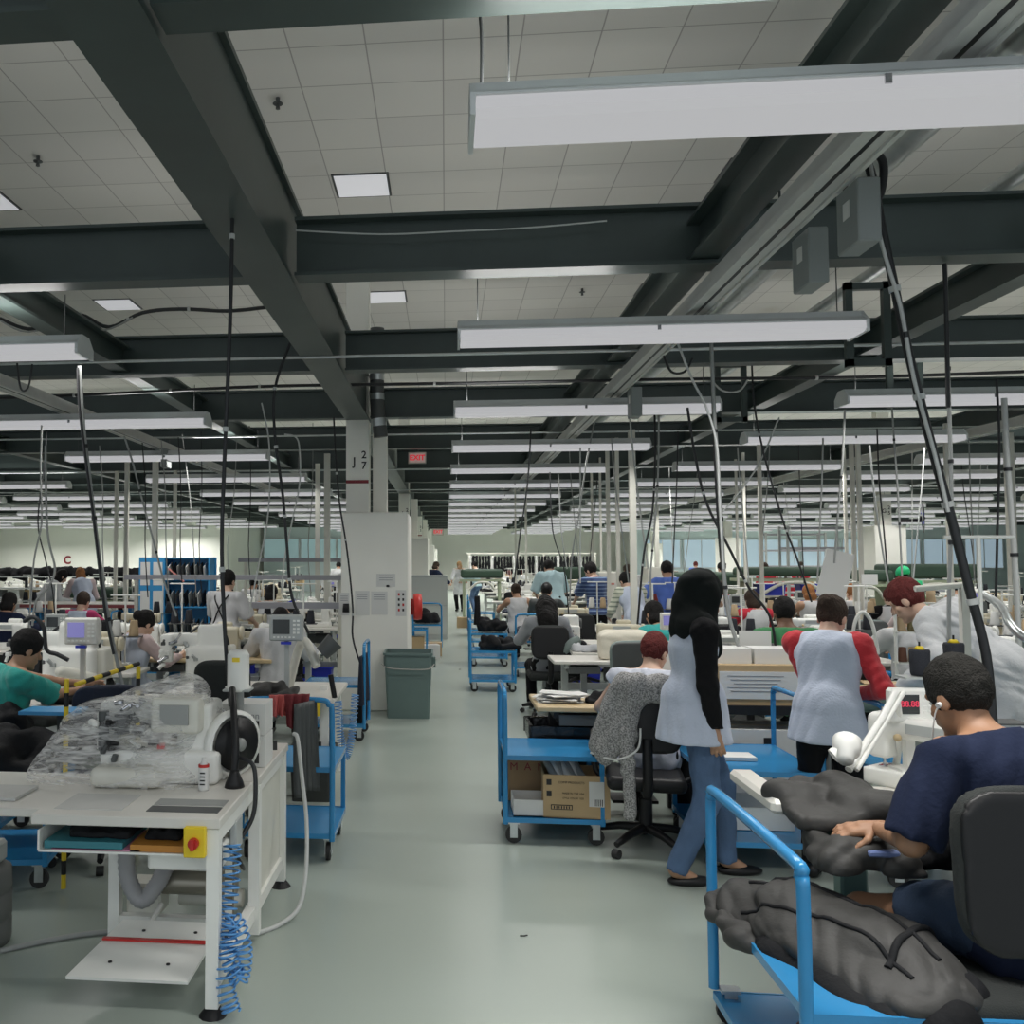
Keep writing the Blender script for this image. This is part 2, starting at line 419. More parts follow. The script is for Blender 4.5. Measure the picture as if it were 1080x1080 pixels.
# maroon band and column numbers
def colnum(gx,cy,a,b,c,band=True):
    f=cy-.147
    t=thing('column_marking','black column number %s %s over %s painted on cream column'%(a,b,c),'sign',(gx,f,0))
    text('letter',a,.14,(-.035,0,2.92),(PI/2,0,0),INK,t,bold=.002); text('digit',b,.125,(.08,0,3.0),(PI/2,0,0),INK,t,bold=.002); text('digit',c,.125,(.08,0,2.87),(PI/2,0,0),INK,t,bold=.002)
    if band: bx('band',(0,0,2.68),(.27,.004,.04),MAROON,t)
colnum(-1.05,11.05,'J','2','7'); colnum(-1.05,23.45,'J','2','5'); colnum(-1.05,35.85,'J','2','3'); colnum(10.6,23.45,'G','2','5',False)
# duct beside the near column
def duct(name,label,pts,r,bands,m=DGREY):
    P=arc(pts,10); t=thing(name,label,'duct'); MB().mt(m).tube(P,r,16).build('sleeve',parent=t)
    for k in bands:
        i=int(k*(len(P)-2)); MB().mt(GALV).tube(P[i:i+3],r*1.04,16).build('band',parent=t)
    return t
duct('ventilation_duct','black flexible duct with silver bands dropping beside the J 27 column',[(-.80,10.78,4.5),(-.80,10.78,4.0),(-.80,10.78,3.6),(-.76,10.80,3.2)],.085,(.15,.4,.62,.85))
duct('ventilation_duct','silver round duct with black bands high over the big tube lamp',[(4.75,7.0,4.95),(3.7,8.8,4.95),(2.2,11.6,4.95),(1.2,13.4,4.95)] if False else [(3.3,3.5,4.75),(3.3,7.2,4.75),(3.3,12.0,4.75),(3.3,20.0,4.75)],.10,(.05,.1,.15,.2),GALV)
for (gx,gz,r,lab) in ((4.1,4.5,.06,'thin silver conduit pipe running under the ceiling tiles'),(5.2,4.4,.1,'wide silver pipe running under the ceiling by open hatch frames'),(2.3,4.6,.08,'dull silver pipe beside the banded round duct')):
    MB().mt(GALV).tube([(gx,2,gz),(gx,14,gz),(gx,40,gz)],r,14).build('ceiling_pipe',label=lab,cat='pipe')
# fluorescent ceiling panels and sprinkler heads
def panel():
    t=thing('ceiling_light_panel','square lit panel in ceiling','ceiling light'); bx('frame',(0,0,-.004),(.6,.6,.012),DGREY,t); bx('diffuser',(0,0,-.012),(.55,.55,.008),PANEL,t); return reg(t)
PN=panel(); first=True
for j,py in enumerate((5.1,9.57,13.77,17.97,22.2)):
    for i,px in enumerate((-9.6,-5.1,-.87,3.15,7.5)):
        if j==0 and px>-5: continue
        lab='square lit ceiling panel, %s from the wall letter C, %s row deep'%(ORD[i],ORD[j])
        if first: PN.location=(px,py,HC-.001); PN['label']=lab; first=False
        else: dup(PN,(px,py,HC-.001),0,lab)
def sprk():
    t=thing('sprinkler_head','sprinkler','sprinkler'); MB().mt(DGREY).cyl((0,0,0),(0,0,-.05),.018).cyl((0,0,-.05),(0,0,-.056),.045).build('body',parent=t); MB().mt(DGREY).cyl((0,0,-.06),(0,0,-.1),.012,.02).build('deflector',parent=t); return reg(t)
SP=sprk(); first=True
for (a,b) in ((293,109),(40,170),(92,250),(652,232),(338,240),(614,308)):
    p=onz(a,b,5.7); lab={293:'small black sprinkler head beside the sloping girder',40:'dark sprinkler in ceiling tiles beyond the dark girder, solitary',92:'sprinkler just above the cross beam over the C wall',652:'sprinkler just above the cross beam near the big lamp',338:'sprinkler above the cross beam close to the girder crossing',614:'sprinkler between the first two visible cross beams near stained tile'}[a]
    if first: SP.location=(p.x,p.y,HC); SP['label']=lab; first=False
    else: dup(SP,(p.x,p.y,HC),0,lab)
# busways (lighting / power track) under the beams
def busway(x,ya,yb,label,z=3.28):
    t=thing('power_busway',label,'power rail',(x,0,z)); L=yb-ya; m=(ya+yb)/2
    MB().mt(ALU).box((0,m,.06),(.11,L,.10)).box((-.065,m,.015),(.02,L,.035)).box((.065,m,.015),(.02,L,.035)).build('rail',parent=t)
    bx('slot',(0,m,.012),(.02,L,.006),BLACK,t)
    y=ya+.5
    while y<yb: MB().mt(DGREY).cyl((0,y,.1),(0,y,.2),.006,n=6).build('hanger',parent=t); y+=3.1
    return t
busway(1.57,.8,40,'pale aluminium power rail crossing above the big tube lamp')
busway(-3.95,3,40,'grey aluminium power rail on the column side of the hall')
busway(6.6,6,40,'grey aluminium power rail deep over the open side of hall')
for k,(x,y,lab) in enumerate(((1.64,4.4,'grey tap box clipped lower under the pale power rail'),(1.62,3.85,'grey tap box under the power rail close to big lamp'),(-3.9,12.3,'grey tap box under the column side power rail'),(1.62,8.3,'grey tap box on the power rail above third lamp'))):
    t=thing('tap_box',lab,'electrical box',(x+.06,y,3.2)); bx('casing',(0,0,-.06),(.09,.2,.26),mat('tap_grey',(.22,.24,.235),.5),t,bev=.006); bx('sticker',(-.047,0,-.03),(.002,.06,.07),PAPER,t)
# pendant hatch frames at the girder, pipes across
for (x,y) in ((3.05,6.9),(4.2,8.8),(5.6,8.8),(2.9,9.6)):
    t=thing('steel_bracket','dark green steel hanger frame beneath the cross beam at %s'%({3.05:'the tap boxes',4.2:'the silver pipes',5.6:'the slanting beam',2.9:'the looped cords'}[x]),'bracket',(x,y,3.2))
    for s_ in(-1,1): bx('upright',(s_*.13,0,.25),(.05,.05,.62),STEEL,t)
    bx('crossbar',(0,0,-.03),(.31,.05,.05),STEEL,t); bx('crossbar',(0,0,.53),(.31,.05,.05),STEEL,t)
for y in (7.35,12.2,17,22): MB().mt(GALV).tube([(-12,y,3.42 if y>8 else 3.4),(14,y,3.42 if y>8 else 3.4)],.012,6).build('conduit_pipe',label='thin metal conduit strung across the hall beyond the %s lamp row'%({7.35:'second',12.2:'fourth',17:'fifth',22:'seventh'}[y]),cat='pipe')
# exit signs
def exits(p,s,lab):
    t=thing('exit_sign',lab,'exit sign',p); bx('housing',(0,0,0),(.46*s,.05*s,.30*s),mat('sign_body',(.5,.48,.42),.5),t); bx('face',(0,-.028*s,0),(.40*s,.004,.24*s),EXITM,t)
    text('letters','EXIT',.19*s,(0,-.033*s,0),(PI/2,0,0),EXITR,t,bold=.006*s); MB().mt(DGREY).cyl((0,0,.15*s),(0,0,.4*s),.02).build('stem',parent=t)
p=at(440,483,14.6); exits(p,.62,'red exit sign hanging beside the J 27 column duct')
p=at(462,561,36.6); exits(p,.9,'small distant red exit sign over the end of the aisle')
# wall letter C and posters
text('wall_letter','C',.50,(at(71,591,40.88)),(PI/2,0,0),MAROON,bold=.02,label='dark red letter C on the cream corner wall',cat='sign')
# daylit window strip in the office wall at the far end
for k in range(9):
    x=11.4+2.0*k
    t=struct(MB().mt(mat('window_frame',(.6,.64,.66),.4)).box((0,0,.75),(1.9,.06,.06)).box((0,0,-.75),(1.9,.06,.06)).box((-.92,0,0),(.06,.06,1.5)).box((.92,0,0),(.06,.06,1.5)).box((0,0,0),(.04,.05,1.5)).build('window_%d'%(k+1),loc=(x,49.85,2.05)))
    bx('pane',(0,.02,0),(1.8,.02,1.45),mat('window_pane',(.4,.5,.55),.25,emit=(.62,.8,.95),estr=.33),t)
for k in range(3):
    x=-9.0+2.05*k
    t=struct(MB().mt(MT['window_frame']).box((0,0,.6),(2.0,.06,.06)).box((0,0,-.6),(2.0,.06,.06)).box((-.98,0,0),(.06,.06,1.2)).box((.98,0,0),(.06,.06,1.2)).build('window_%d'%(k+10),loc=(x,49.85,2.3)))
    bx('pane',(0,.02,0),(1.9,.02,1.15),mat('window_pane_teal',(.3,.5,.52),.25,emit=(.55,.75,.78),estr=.2),t)
# ---------- lamps ----------
def lamp_proto(L=2.42):
    t=thing('tube_lamp','lamp','tube lamp')
    MB().mt(mat('lamp_housing',(.62,.64,.64),.4)).prism([(-.06,.07),(.06,.07),(.09,.03),(.138,-.0),(.138,-.006),(-.138,-.006),(-.138,0),(-.09,.03)],-L/2,L/2,'x').build('housing',parent=t)
    for s_ in(-1,1): MB().mt(MT['lamp_housing']).prism([(-.06,.07),(.06,.07),(.14,0),(.14,-.07),(-.14,-.07),(-.14,0)],s_*L/2-.008,s_*L/2+.008,'x').build('end_cap',parent=t)
    mb=MB().mt(LAMPM).prism([(-.13,-.008),(.13,-.008),(.135,-.05),(.10,-.068),(-.10,-.068),(-.135,-.05)],-L/2+.01,L/2-.01,'x'); mb.build('diffuser',parent=t)
    for s_ in(-1,1): MB().mt(DGREY).cyl((s_*(L/2-.12),0,.07),(s_*(L/2-.12),0,.36),.0035,n=5).build('hanger',parent=t)
    for s_ in (-1,0,1): 
        MB().mt(CHROME).box((s_*.06,-.138,-.02),(.02,.006,.03)).build('latch',parent=t) if s_==0 else None
    return reg(t)
LP=lamp_proto(); LP0=[True]
LZ=3.18
LIGHTS=[]
def lamp(x,y,label,sx=1,z=LZ):
    y=y-.13
    if LP0[0]: LP.location=(x,y,z); LP['label']=label; LP['group']='tube lamps over the work rows'; r=LP; LP0[0]=False
    else: r=dup(LP,(x,y,z),0,label,group='tube lamps over the work rows')
    if sx!=1: r.scale=(sx,1,1)
    LIGHTS.append((x,y,2.42*sx)); return r
YA=[3.03+.0,5.93,8.85,11.75,14.7]; 
while YA[-1]<50: YA.append(YA[-1]+2.95)
for i,y in enumerate([.1,-1.9]): lamp(1.3,y,'tube lamp over the sewing row, outside the open frame edge, number %s'%ORD[i])
for i,y in enumerate(YA): lamp(1.30,y,'tube lamp %s along the row over the edge of the aisle'%ORD[i])
rows=[('B',4.72,[5.75,8.6,11.3,14.6]),('C',7.95,[13.9,16.4]),('D',11.2,[13,16.5]),('E',14.4,[16,19.5]),('F',17.6,[19,22.5]),('G',20.8,[23,26.5])]
nm={'B':'second row on the open side','C':'third row on the open side','D':'fourth row on the open side','E':'fifth row on the open side','F':'sixth row on the open side','G':'seventh row on the open side'}
for r_,x,ys in rows:
    ys=list(ys)
    while ys[-1]<(50 if r_<'C' else 45): ys.append(ys[-1]+2.95)
    for i,y in enumerate(ys): lamp(x,y,'tube lamp %s along the %s'%(ORD[i],nm[r_]))
ys=[6.03,9.25,12.45,15.9,19.5]
while ys[-1]<47: ys.append(ys[-1]+3.1)
for i,y in enumerate(ys): lamp(-3.83,y,'tube lamp %s along the row beside the sloping girder'%ORD[i],1.17)
for r_,x,ys in (('second row',-8.5,[17.0,20.3]),('third row',-11.9,[21.2,24.4]),('fourth row',-15.3,[20,23.3]),('fifth row',-18.7,[23,26.3])):
    ys=list(ys)
    while ys[-1]<(38.5 if x>-10 else 37): ys.append(ys[-1]+3.1)
    for i,y in enumerate(ys): lamp(x,y,'tube lamp %s along the %s beyond the column line'%(ORD[i],r_),1.1)
# light of the fixtures: downward area light added in each (same place as the tubes)
LE=33.
UE=9.
for (x,y,L) in LIGHTS:
    dist=math.hypot(x,y); el=math.degrees(math.atan2(LZ-.085-CH,max(dist-1.3,.5)))
    ld=bpy.data.lights.new('tube_light','AREA'); ld.shape='RECTANGLE'; ld.size=L; ld.size_y=.24; ld.energy=LE*(1 if y<24 else 1.5 if y<36 else 2.6); ld.color=(1,.985,.95)
    ld.spread=math.radians(max(100,min(150,2*(90-el-2)))) if y>0 else math.radians(150)
    o=bpy.data.objects.new('tube_light',ld); COL.objects.link(o); o.location=(x,y,LZ-.085)
    if y<32 and abs(x)<16:
        # added upward light above the lamp, only to brighten the ceiling tiles
        ld=bpy.data.lights.new('tube_uplight','AREA'); ld.shape='RECTANGLE'; ld.size=L if x!=1.30 and x!=-3.83 else .9; ld.size_y=.10; ld.energy=UE; ld.color=(1,.985,.95); ld.spread=math.radians(160)
        o=bpy.data.objects.new('tube_uplight',ld); COL.objects.link(o); o.location=(x if x not in (1.30,-3.83) else (x-.7 if x>0 else x+.8),y,LZ+.075); o.rotation_euler=(PI,0,0)
# ---------- people ----------
SKIN={'tan':mat('skin_tan',(.42,.24,.15),.55,var=.08,scale=20),'dark':mat('skin_dark',(.20,.10,.06),.5,var=.08,scale=20),'light':mat('skin_light',(.58,.38,.28),.55,var=.06,scale=20),'brown':mat('skin_brown',(.33,.175,.10),.55,var=.08,scale=20)}
def hairmat(n,c): return mat('hair_'+n,c,.7,spec=.2,var=.5,scale=60,bump=.9,bscale=160)
HAIR={'black':hairmat('black',(.012,.011,.011)),'brown':hairmat('brown',(.045,.03,.022)),'auburn':hairmat('auburn',(.11,.022,.02)),'ginger':hairmat('ginger',(.30,.13,.05)),'greyblack':hairmat('greyblack',(.016,.015,.013))}
def cloth(n,c,**k): return mat('cloth_'+n,c,.85,var=k.get('var',.06),scale=10,bump=.25,bscale=70,sheen=.2,fn=k.get('fn'))
SMOCK=cloth('smock',(.47,.52,.63)); SMOCKW=cloth('lab_coat',(.52,.53,.54))
DENIM=mat('denim',(.065,.115,.21),.85,var=.5,scale=5,bump=.3,bscale=150); DDEN=mat('dark_denim',(.025,.045,.085),.85,var=.3,scale=9,bump=.3,bscale=150)
NAVY=mat('cloth_navy',(.013,.019,.045),.9,bump=.2,bscale=70,spec=.2); BLKC=mat('cloth_black',(.007,.007,.008),.9,bump=.25,bscale=70,spec=.2); REDC=cloth('red',(.48,.02,.03)); TEAL=cloth('teal',(.02,.33,.28)); TURQ=cloth('turquoise',(.03,.36,.34))
ROYAL=cloth('royal',(.09,.17,.55)); AQUA=cloth('aqua',(.42,.58,.62)); WHT=cloth('white',(.53,.53,.54)); PINKW=cloth('pinkish',(.6,.48,.48)); GREYC=cloth('greycloth',(.3,.31,.33)); HIJ=mat('cloth_hijab',(.006,.0085,.008),.85,bump=.15,bscale=50,spec=.2)
def stripes(c1,c2,per,th,axis=2,lo=None):
    def fn(m,nt,b):
        tc=nt.nodes.new('ShaderNodeTexCoord'); sp=nt.nodes.new('ShaderNodeSeparateXYZ'); nt.links.new(tc.outputs['Object'],sp.inputs[0])
        a=nt.nodes.new('ShaderNodeMath'); a.operation='MODULO'; a.inputs[1].default_value=per; nt.links.new(sp.outputs[axis],a.inputs[0])
        c=nt.nodes.new('ShaderNodeMath'); c.operation='LESS_THAN'; c.inputs[1].default_value=th; nt.links.new(a.outputs[0],c.inputs[0])
        mx=nt.nodes.new('ShaderNodeMix'); mx.data_type='RGBA'; mx.inputs[6].default_value=(*c1,1); mx.inputs[7].default_value=(*c2,1)
        nt.links.new(c.outputs[0],mx.inputs[0]); nt.links.new(mx.outputs[2],b.inputs['Base Color'])
    return fn
def ramp_z(stops):
    def fn(m,nt,b):
        tc=nt.nodes.new('ShaderNodeTexCoord'); sp=nt.nodes.new('ShaderNodeSeparateXYZ'); nt.links.new(tc.outputs['Object'],sp.inputs[0])
        mr=nt.nodes.new('ShaderNodeMapRange'); mr.inputs[2].default_value=2; nt.links.new(sp.outputs[2],mr.inputs[0])
        r=nt.nodes.new('ShaderNodeValToRGB'); r.color_ramp.interpolation='CONSTANT'
        for i,(z,c) in enumerate(stops):
            e=r.color_ramp.elements[0] if i==0 else r.color_ramp.elements.new(z/2); e.position=z/2; e.color=(*c,1)
        r.color_ramp.elements[-1].position=min(1,r.color_ramp.elements[-1].position)
        nt.links.new(mr.outputs[0],r.inputs[0]); nt.links.new(r.outputs[0],b.inputs['Base Color'])
    return fn
NSTR=cloth('navy_stripe',(.03,.06,.17),fn=stripes((.03,.06,.17),(.22,.32,.48),.055,.012))
PALSTR=cloth('pale_stripe',(.5,.5,.4),fn=stripes((.55,.56,.46),(.22,.26,.2),.06,.022))
def clip(p,c,n):
    c=A3(c);n=A3(n);n=n/np.linalg.norm(n)
    f=lambda P:np.maximum(p(P),(P-c)@n); f.lo=p.lo;f.hi=p.hi; return f
def ik(a,b,l1,l2,pole):
    a=Vector(a);b=Vector(b);d=b-a;L=min(d.length,(l1+l2)*.995); d.normalize()
    if (b-a).length>(l1+l2)*.995: b=a+d*L
    x=(l1*l1-l2*l2+L*L)/(2*L); h=math.sqrt(max(l1*l1-x*x,0)); p=Vector(pole); p=p-d*p.dot(d); p.normalize()
    return a+d*x+p*h,b
def hand_prims(w,d,n,side=1,curl=.5,s=1,spread=.12):
    """w wrist, d pointing direction, n palm normal (fingers curl towards n), thumb on side*cross"""
    w=Vector(w);d=Vector(d).normalized();n=Vector(n);n=(n-d*n.dot(d)).normalized();t=d.cross(n)*side
    pr=[rc(w-d*.02*s,w+d*.045*s,.024*s,.026*s),rc(w+d*.03*s+t*.018*s,w+d*.08*s+t*.024*s,.017*s,.015*s),rc(w+d*.03*s-t*.012*s,w+d*.08*s-t*.022*s,.017*s,.013*s),rc(w+d*.03*s,w+d*.082*s,.017*s,.015*s)]
    for i,(off,ln) in enumerate(((.027,.068),(.009,.076),(-.010,.070),(-.027,.055))):
        b=w+d*.082*s+t*off*s; dd=(d+t*spread*(1.2-i*.8)).normalized(); ang=0
        for j,(fr,r) in enumerate(((.45,.0092),(.32,.0085),(.23,.0078))):
            ang+=curl*(.6+.25*j); q=(dd*math.cos(ang)+n*math.sin(ang)); e=b+q*ln*fr*s*1.05
            pr.append(rc(b,e,r*s,r*.93*s)); b=e
    b=w+d*.02*s+t*.022*s; q=(d*.55+t*.75+n*.25).normalized(); e=b+q*.042*s; pr.append(rc(b,e,.013*s,.0105*s))
    q=(d*.85+t*.25+n*.4*curl*2).normalized(); pr.append(rc(e,e+q*.03*s,.0105*s,.009*s)); pr.append(rc(e+q*.03*s,e+q*.05*s,.009*s,.008*s))
    return pr
def person(label,loc,rz=0,S=1.0,seat=None,lean=0,side=0,hunch=0,turn=0,nod=0,tilt=0,hands=(None,None),feet=(None,None),skin='tan',hair=('short','black'),top=('shirt',WHT,.5),under=None,legs=(BLKC,'long'),shoes=BLACK,res=1,fat=1.0,twist=0,group=None,detail=0,curl=.5,handdir=(None,None),pal=(None,None),elb=(.6,.6)):
    h=.011*res; T=thing('person',label,'person',loc,rz,group)
    sk=SKIN[skin]
    P=Vector((0,0,.93)) if seat is None else Vector((0,-.02,seat+.11))
    def body(v,up):  # upper body point from pelvis
        v=Vector(v); v.rotate(Euler((-lean-hunch*max(0,up),side,twist))); return P+v
    Rb=Euler((-lean-hunch,side,twist)).to_matrix()
    waist=body((0,0,.16),0); chest=body((0,0,.36),.5); nb=body((0,0,.49),.9); sh=[body((s_*.175*(.92+.08*fat),0,.455),.8) for s_ in(1,-1)]
    Rh=Euler((-(nod)-(lean+hunch)*.35,tilt,turn+twist)).to_matrix(); 
    hb=nb+ (Rb@Vector((0,.012,.045))); hc=hb+Rh@Vector((0,.03,.095))
    H=lambda x,y,z:hc+Rh@Vector((x,y,z))
    # arms
    arms=[]
    for i,s_ in enumerate((1,-1)):
        tg=hands[i] if hands[i] is not None else (s_*.24,.05,P.z-.12)
        tg=Vector(tg); e,w=ik(sh[i],tg,.285,.255,(s_*elb[i],-.6,-.5)); arms.append((sh[i],e,w))
    lg=[]
    for i,s_ in enumerate((1,-1)):
        hip=P+Vector((s_*.088,0,-.03)); 
        ft=feet[i] if feet[i] is not None else ((s_*.10,0,.08) if seat is None else (s_*.13,.36,.09))
        k_,a_=ik(hip,ft,.44,.42,(s_*.08,1,.25)); lg.append((hip,k_,a_))
    fl=.68
    tor=[rc(P+Vector((0,0,-.03)),waist,.150*fat,.130*fat,fl),rc(waist,chest,.130*fat,.158*fat**.7,fl),rc(chest,nb-(Rb@Vector((0,0,.06))),.155*fat**.5,.10,fl),rc(sh[0],sh[1],.062,.062),
         rc(P+Vector((.07,-.03 if seat is None else .0,-.05)),P+Vector((-.07,-.03 if seat is None else .0,-.05)),.105*fat,.105*fat)]
    armp=lambda g=0:[q for (a,e,w) in arms for q in (rc(a,e,.054+g,.042+g),rc(e,w,.042+g,.028+g))]
    legp=lambda g=0:[q for (a,k_,f_) in lg for q in (rc(a,k_,.086*fat**.5+g,.056+g),rc(k_,f_,.056+g,.040+g))]
    neck=[rc(nb-Vector((0,0,.02)),H(0,-.02,-.05),.056,.052)]
    head=[ell(H(0,-.012,.035),(.073,.094,.100),Rh.to_euler()),ell(H(0,.022,-.045),(.056,.066,.072),Rh.to_euler()),rc(H(0,.075,.01),H(0,.10,-.022),.010,.014),rc(H(-.02,.078,-.055),H(.02,.078,-.055),.010,.010),ell(H(0,.066,-.098),(.026,.022,.018),Rh.to_euler()),
          ell(H(.074,-.005,-.005),(.010,.020,.031),Rh.to_euler()),ell(H(-.074,-.005,-.005),(.010,.020,.031),Rh.to_euler()),rc(H(-.035,.072,.03),H(.035,.072,.03),.012,.012),ell(H(.04,.05,-.02),(.022,.022,.022)),ell(H(-.04,.05,-.02),(.022,.022,.022))]
    # skin body: one continuous surface (limbs, torso, neck) plus finer head and hands in the same mesh
    handp=[]
    for i,s_ in enumerate((1,-1)):
        a,e,w=arms[i]; d=Vector(handdir[i]) if handdir[i] else (w-e); n=Vector(pal[i]) if pal[i] else Vector((-s_*.8,.4,-.2))
        handp.append(hand_prims(w,d,n,-s_,curl))
    parts=[solid(tor[:4]+armp(-.004)+legp(-.006)+neck,.03,h=h*1.4)]
    hh=.006*res
    parts.append(solid(head+neck,.014,h=hh))
    for i in range(2): parts.append(solid(handp[i],.006,h=max(.0042,.006*res)))
    if legs[1]=='short' or shoes=='flats':
        for a,k_,f_ in lg:
            fd=(Vector((0,1,0))); parts.append(solid([rc(k_,f_,.054,.036),rc(f_,f_+Vector((0,.09,-.045)),.036,.028)],.03,h=h*.8))
    link('body',parts,sk,T)
    # top
    sty,tm,sl=top[:3]; hem=top[3] if len(top)>3 else (.02 if sty!='smock' else -.25)
    g=.014
    pr=list(tor); up=(Rb@Vector((0,0,1)))
    if hem<0:
        if seat is None:
            pr.append(rc(P+Vector((0,0,.05)),P+Vector((0,0,hem-.1)),.175*fat,.235*fat,.92))
        else: pr.append(rc(P,P+Vector((0,.08,-.06)),.16*fat,.165*fat,.85))
    if sl==0: pr[3]=rc(sh[0].lerp(sh[1],.18),sh[1].lerp(sh[0],.18),.058,.058)
    nc=(nb+up*.012+Rb@Vector((0,.02,0)),tuple(up*1+Rb@Vector((0,-.25,0))*-1))
    cut=[nc]
    body_pr=[clip(p,nc[0],Vector(nc[1])) for p in pr]
    if seat is None: 
        hz=P.z+(hem if hem<0 else -.06-hem*0); cut.append(((0,0,hz),(0,0,-1)))
    if sl>0:
        for a,e,w in arms:
            r0,r1=.064,.056
            if sl<=.5:
                en=a+(e-a)*(sl*2*.92); q=rc(a,e,.070,.064); body_pr.append(clip(q,en,e-a))
            else:
                body_pr.append(rc(a,e,.060,.050)); en=w-(w-e)*max(0,(1-sl))*1.0; body_pr.append(clip(rc(e,w,.050,.038),en-(w-e).normalized()*.005,w-e))
    link({'smock':'smock','shirt':'shirt','coat':'coat','polo':'polo_shirt','vest':'vest'}[sty],solid(body_pr,.022,cut=cut,grow=g,fold=(.010,26,len(label),tuple(up)),h=h),tm,T)
    if under is not None:
        pp=[rc(a,e,.062,.047) for a,e,w in arms]+[clip(rc(e,w,.047,.033),w-(w-e).normalized()*.02,w-e) for a,e,w in arms]+[rc(sh[0],sh[1],.062,.062),rc(chest,nb-(Rb@Vector((0,0,.06))),.15*fat**.5,.10,fl)]
        link('sleeves',solid(pp,.03,grow=.005,fold=(.006,40,3),h=h*.9),under,T,label='long sleeves of undershirt')
    # trousers
    lm,ll=legs
    pr=[rc(P,P+Vector((0,0,-.08)),.10,.10)] if hem<0 and seat is None else [tor[0],tor[4]]
    for a,k_,f_ in lg:
        if ll=='short': pr.append(clip(rc(a,k_,.102*fat**.5,.082),a+(k_-a)*.60,k_-a))
        else: pr+= [rc(a,k_,(.084 if hem<0 else .090)*fat**.5,.062),clip(rc(k_,f_,.062,.050),f_-(f_-k_).normalized()*-.005,f_-k_)]
    link('shorts' if ll=='short' else 'trousers',solid(pr,.03,grow=.006,cut=[(waist,tuple(up))],fold=(.006,32,9,(0,0,1)),h=h),lm,T)
    for i,(a,k_,f_) in enumerate(lg):
        x,y=f_.x,f_.y; z=f_.z-.08
        if shoes=='flats':
            v=solid([ell((x,y+.075,z+.022),(.047,.125,.030))],.01,cut=[],h=.006*res,extra=lambda G,d:np.maximum(d,-(np.linalg.norm((G-A3((x,y+.03,z+.075)))/A3((.034,.085,.055)),axis=1)-1)*.04)); mm=BLACK
        else:
            v=solid([rc((x,y-.04,z+.045),(x,y+.05,z+.05),.042,.040),rc((x,y+.05,z+.04),(x,y+.15,z+.03),.042,.034)],.02,cut=[((0,0,z),(0,0,-1))],h=.008*res); mm=shoes
        link('shoe',v,mm,T)
    # hair / headgear
    hs,hm=hair; HM=HAIR.get(hm,None) or hm; e_=Rh.to_euler()
    base=ell(H(0,-.018,.043),(.083,.104,.108),e_)
    face=ell(H(0,.100,-.035),(.070,.075,.085),e_)
    sub=lambda G,d:np.maximum(d,-face(G))
    low=(H(0,0,-.045),tuple(Rh@Vector((0,.45,-1))))
    if hs=='short': link('hair',solid([base],.01,cut=[low],extra=sub,fold=(.004,90,2),h=hh),HM,T)
    elif hs=='bun': link('hair',solid([base,ell(H(0,-.115,.06),(.05,.045,.05))],.02,cut=[low],extra=sub,fold=(.004,90,2),h=hh),HM,T)
    elif hs=='long':
        bk=nb+Rb@Vector((0,-.11,-.12)); link('hair',solid([base,rc(H(0,-.06,-.02),bk,.115,.095),rc(H(0,-.05,.0),nb+Rb@Vector((0,-.09,.0)),.10,.115)],.04,extra=sub,fold=(.008,40,2,(0,0,1)),h=hh),HM,T)
    elif hs=='bob': link('hair',solid([base,ell(H(0,-.035,-.045),(.088,.085,.085),e_)],.02,extra=sub,fold=(.005,60,2,(0,0,1)),h=hh),HM,T)
    elif hs=='ponytail': link('hair',solid([base,rc(H(0,-.11,.06),nb+Rb@Vector((0,-.14,-.10)),.035,.02)],.02,cut=[],extra=sub,fold=(.004,70,2,(0,0,1)),h=hh),HM,T)
    elif hs in('cap','bandana','net'):
        link('hair',solid([base],.01,cut=[low],extra=sub,h=hh*1.3),HAIR['black'],T)
        q=[ell(H(0,-.018,.058),(.090,.111,.105),e_)]
        if hs=='bandana': q.append(ell(H(0,-.06,.06),(.10,.11,.10),e_))
        link('cap' if hs=='cap' else 'head_scarf',solid(q,.02,cut=[(H(0,0,.045 if hs=='cap' else .01),tuple(Rh@Vector((0,.25,-1))))],h=hh),HM,T)
        if hs=='cap': link('visor',solid([ell(H(0,.12,.045),(.07,.07,.008),e_)],.01,h=hh),HM,T)
    elif hs=='hijab':
        fac=ell(H(0,.115,-.025),(.058,.085,.088),e_)
        q=[ell(H(0,-.030,.040),(.103,.130,.128),e_),ell(H(0,-.055,-.05),(.097,.105,.11),e_),rc(H(0,-.03,-.09),nb+Vector((0,-.005,-.015)),.090,.135,.9),rc(sh[0]+Vector((-.05,0,.03)),sh[1]+Vector((.05,0,.03)),.07,.07),rc(nb+Vector((0,.06,.0)),chest+Vector((0,.10,.0)),.10,.075,.7),rc(nb+Vector((0,-.03,.0)),chest+Vector((0,-.075,.08)),.11,.05,.7)]
        link('head_scarf',solid(q,.05,extra=lambda G,d:np.maximum(d,-fac(G)),fold=(.010,22,5,(0,0,1)),h=.008),HM,T)
    if detail:
        for s_ in(-1,1):
            MB().mt(mat('eye_white',(.7,.68,.65),.2)).lathe([(.0001,-.011),(.008,-.008),(.011,0),(.008,.008),(.0001,.011)],H(s_*.031,.068,.008)-hc+hc,10).build('eye',parent=T)
            MB().mt(BLACK).lathe([(.0001,-.005),(.005,0),(.0001,.005)],H(s_*.031,.0765,.008),8).build('iris',parent=T)
    T.scale=(S,S,S)
    T['_h']=0; del T['_h']
    T_info[T.name]=dict(H=H,sh=sh,arms=arms,nb=nb,chest=chest,P=P)
    return reg(T)
T_info={}
def place(px,py,Y,z): 
    p=at(px,py,Y); return Vector((p.x,p.y,z))
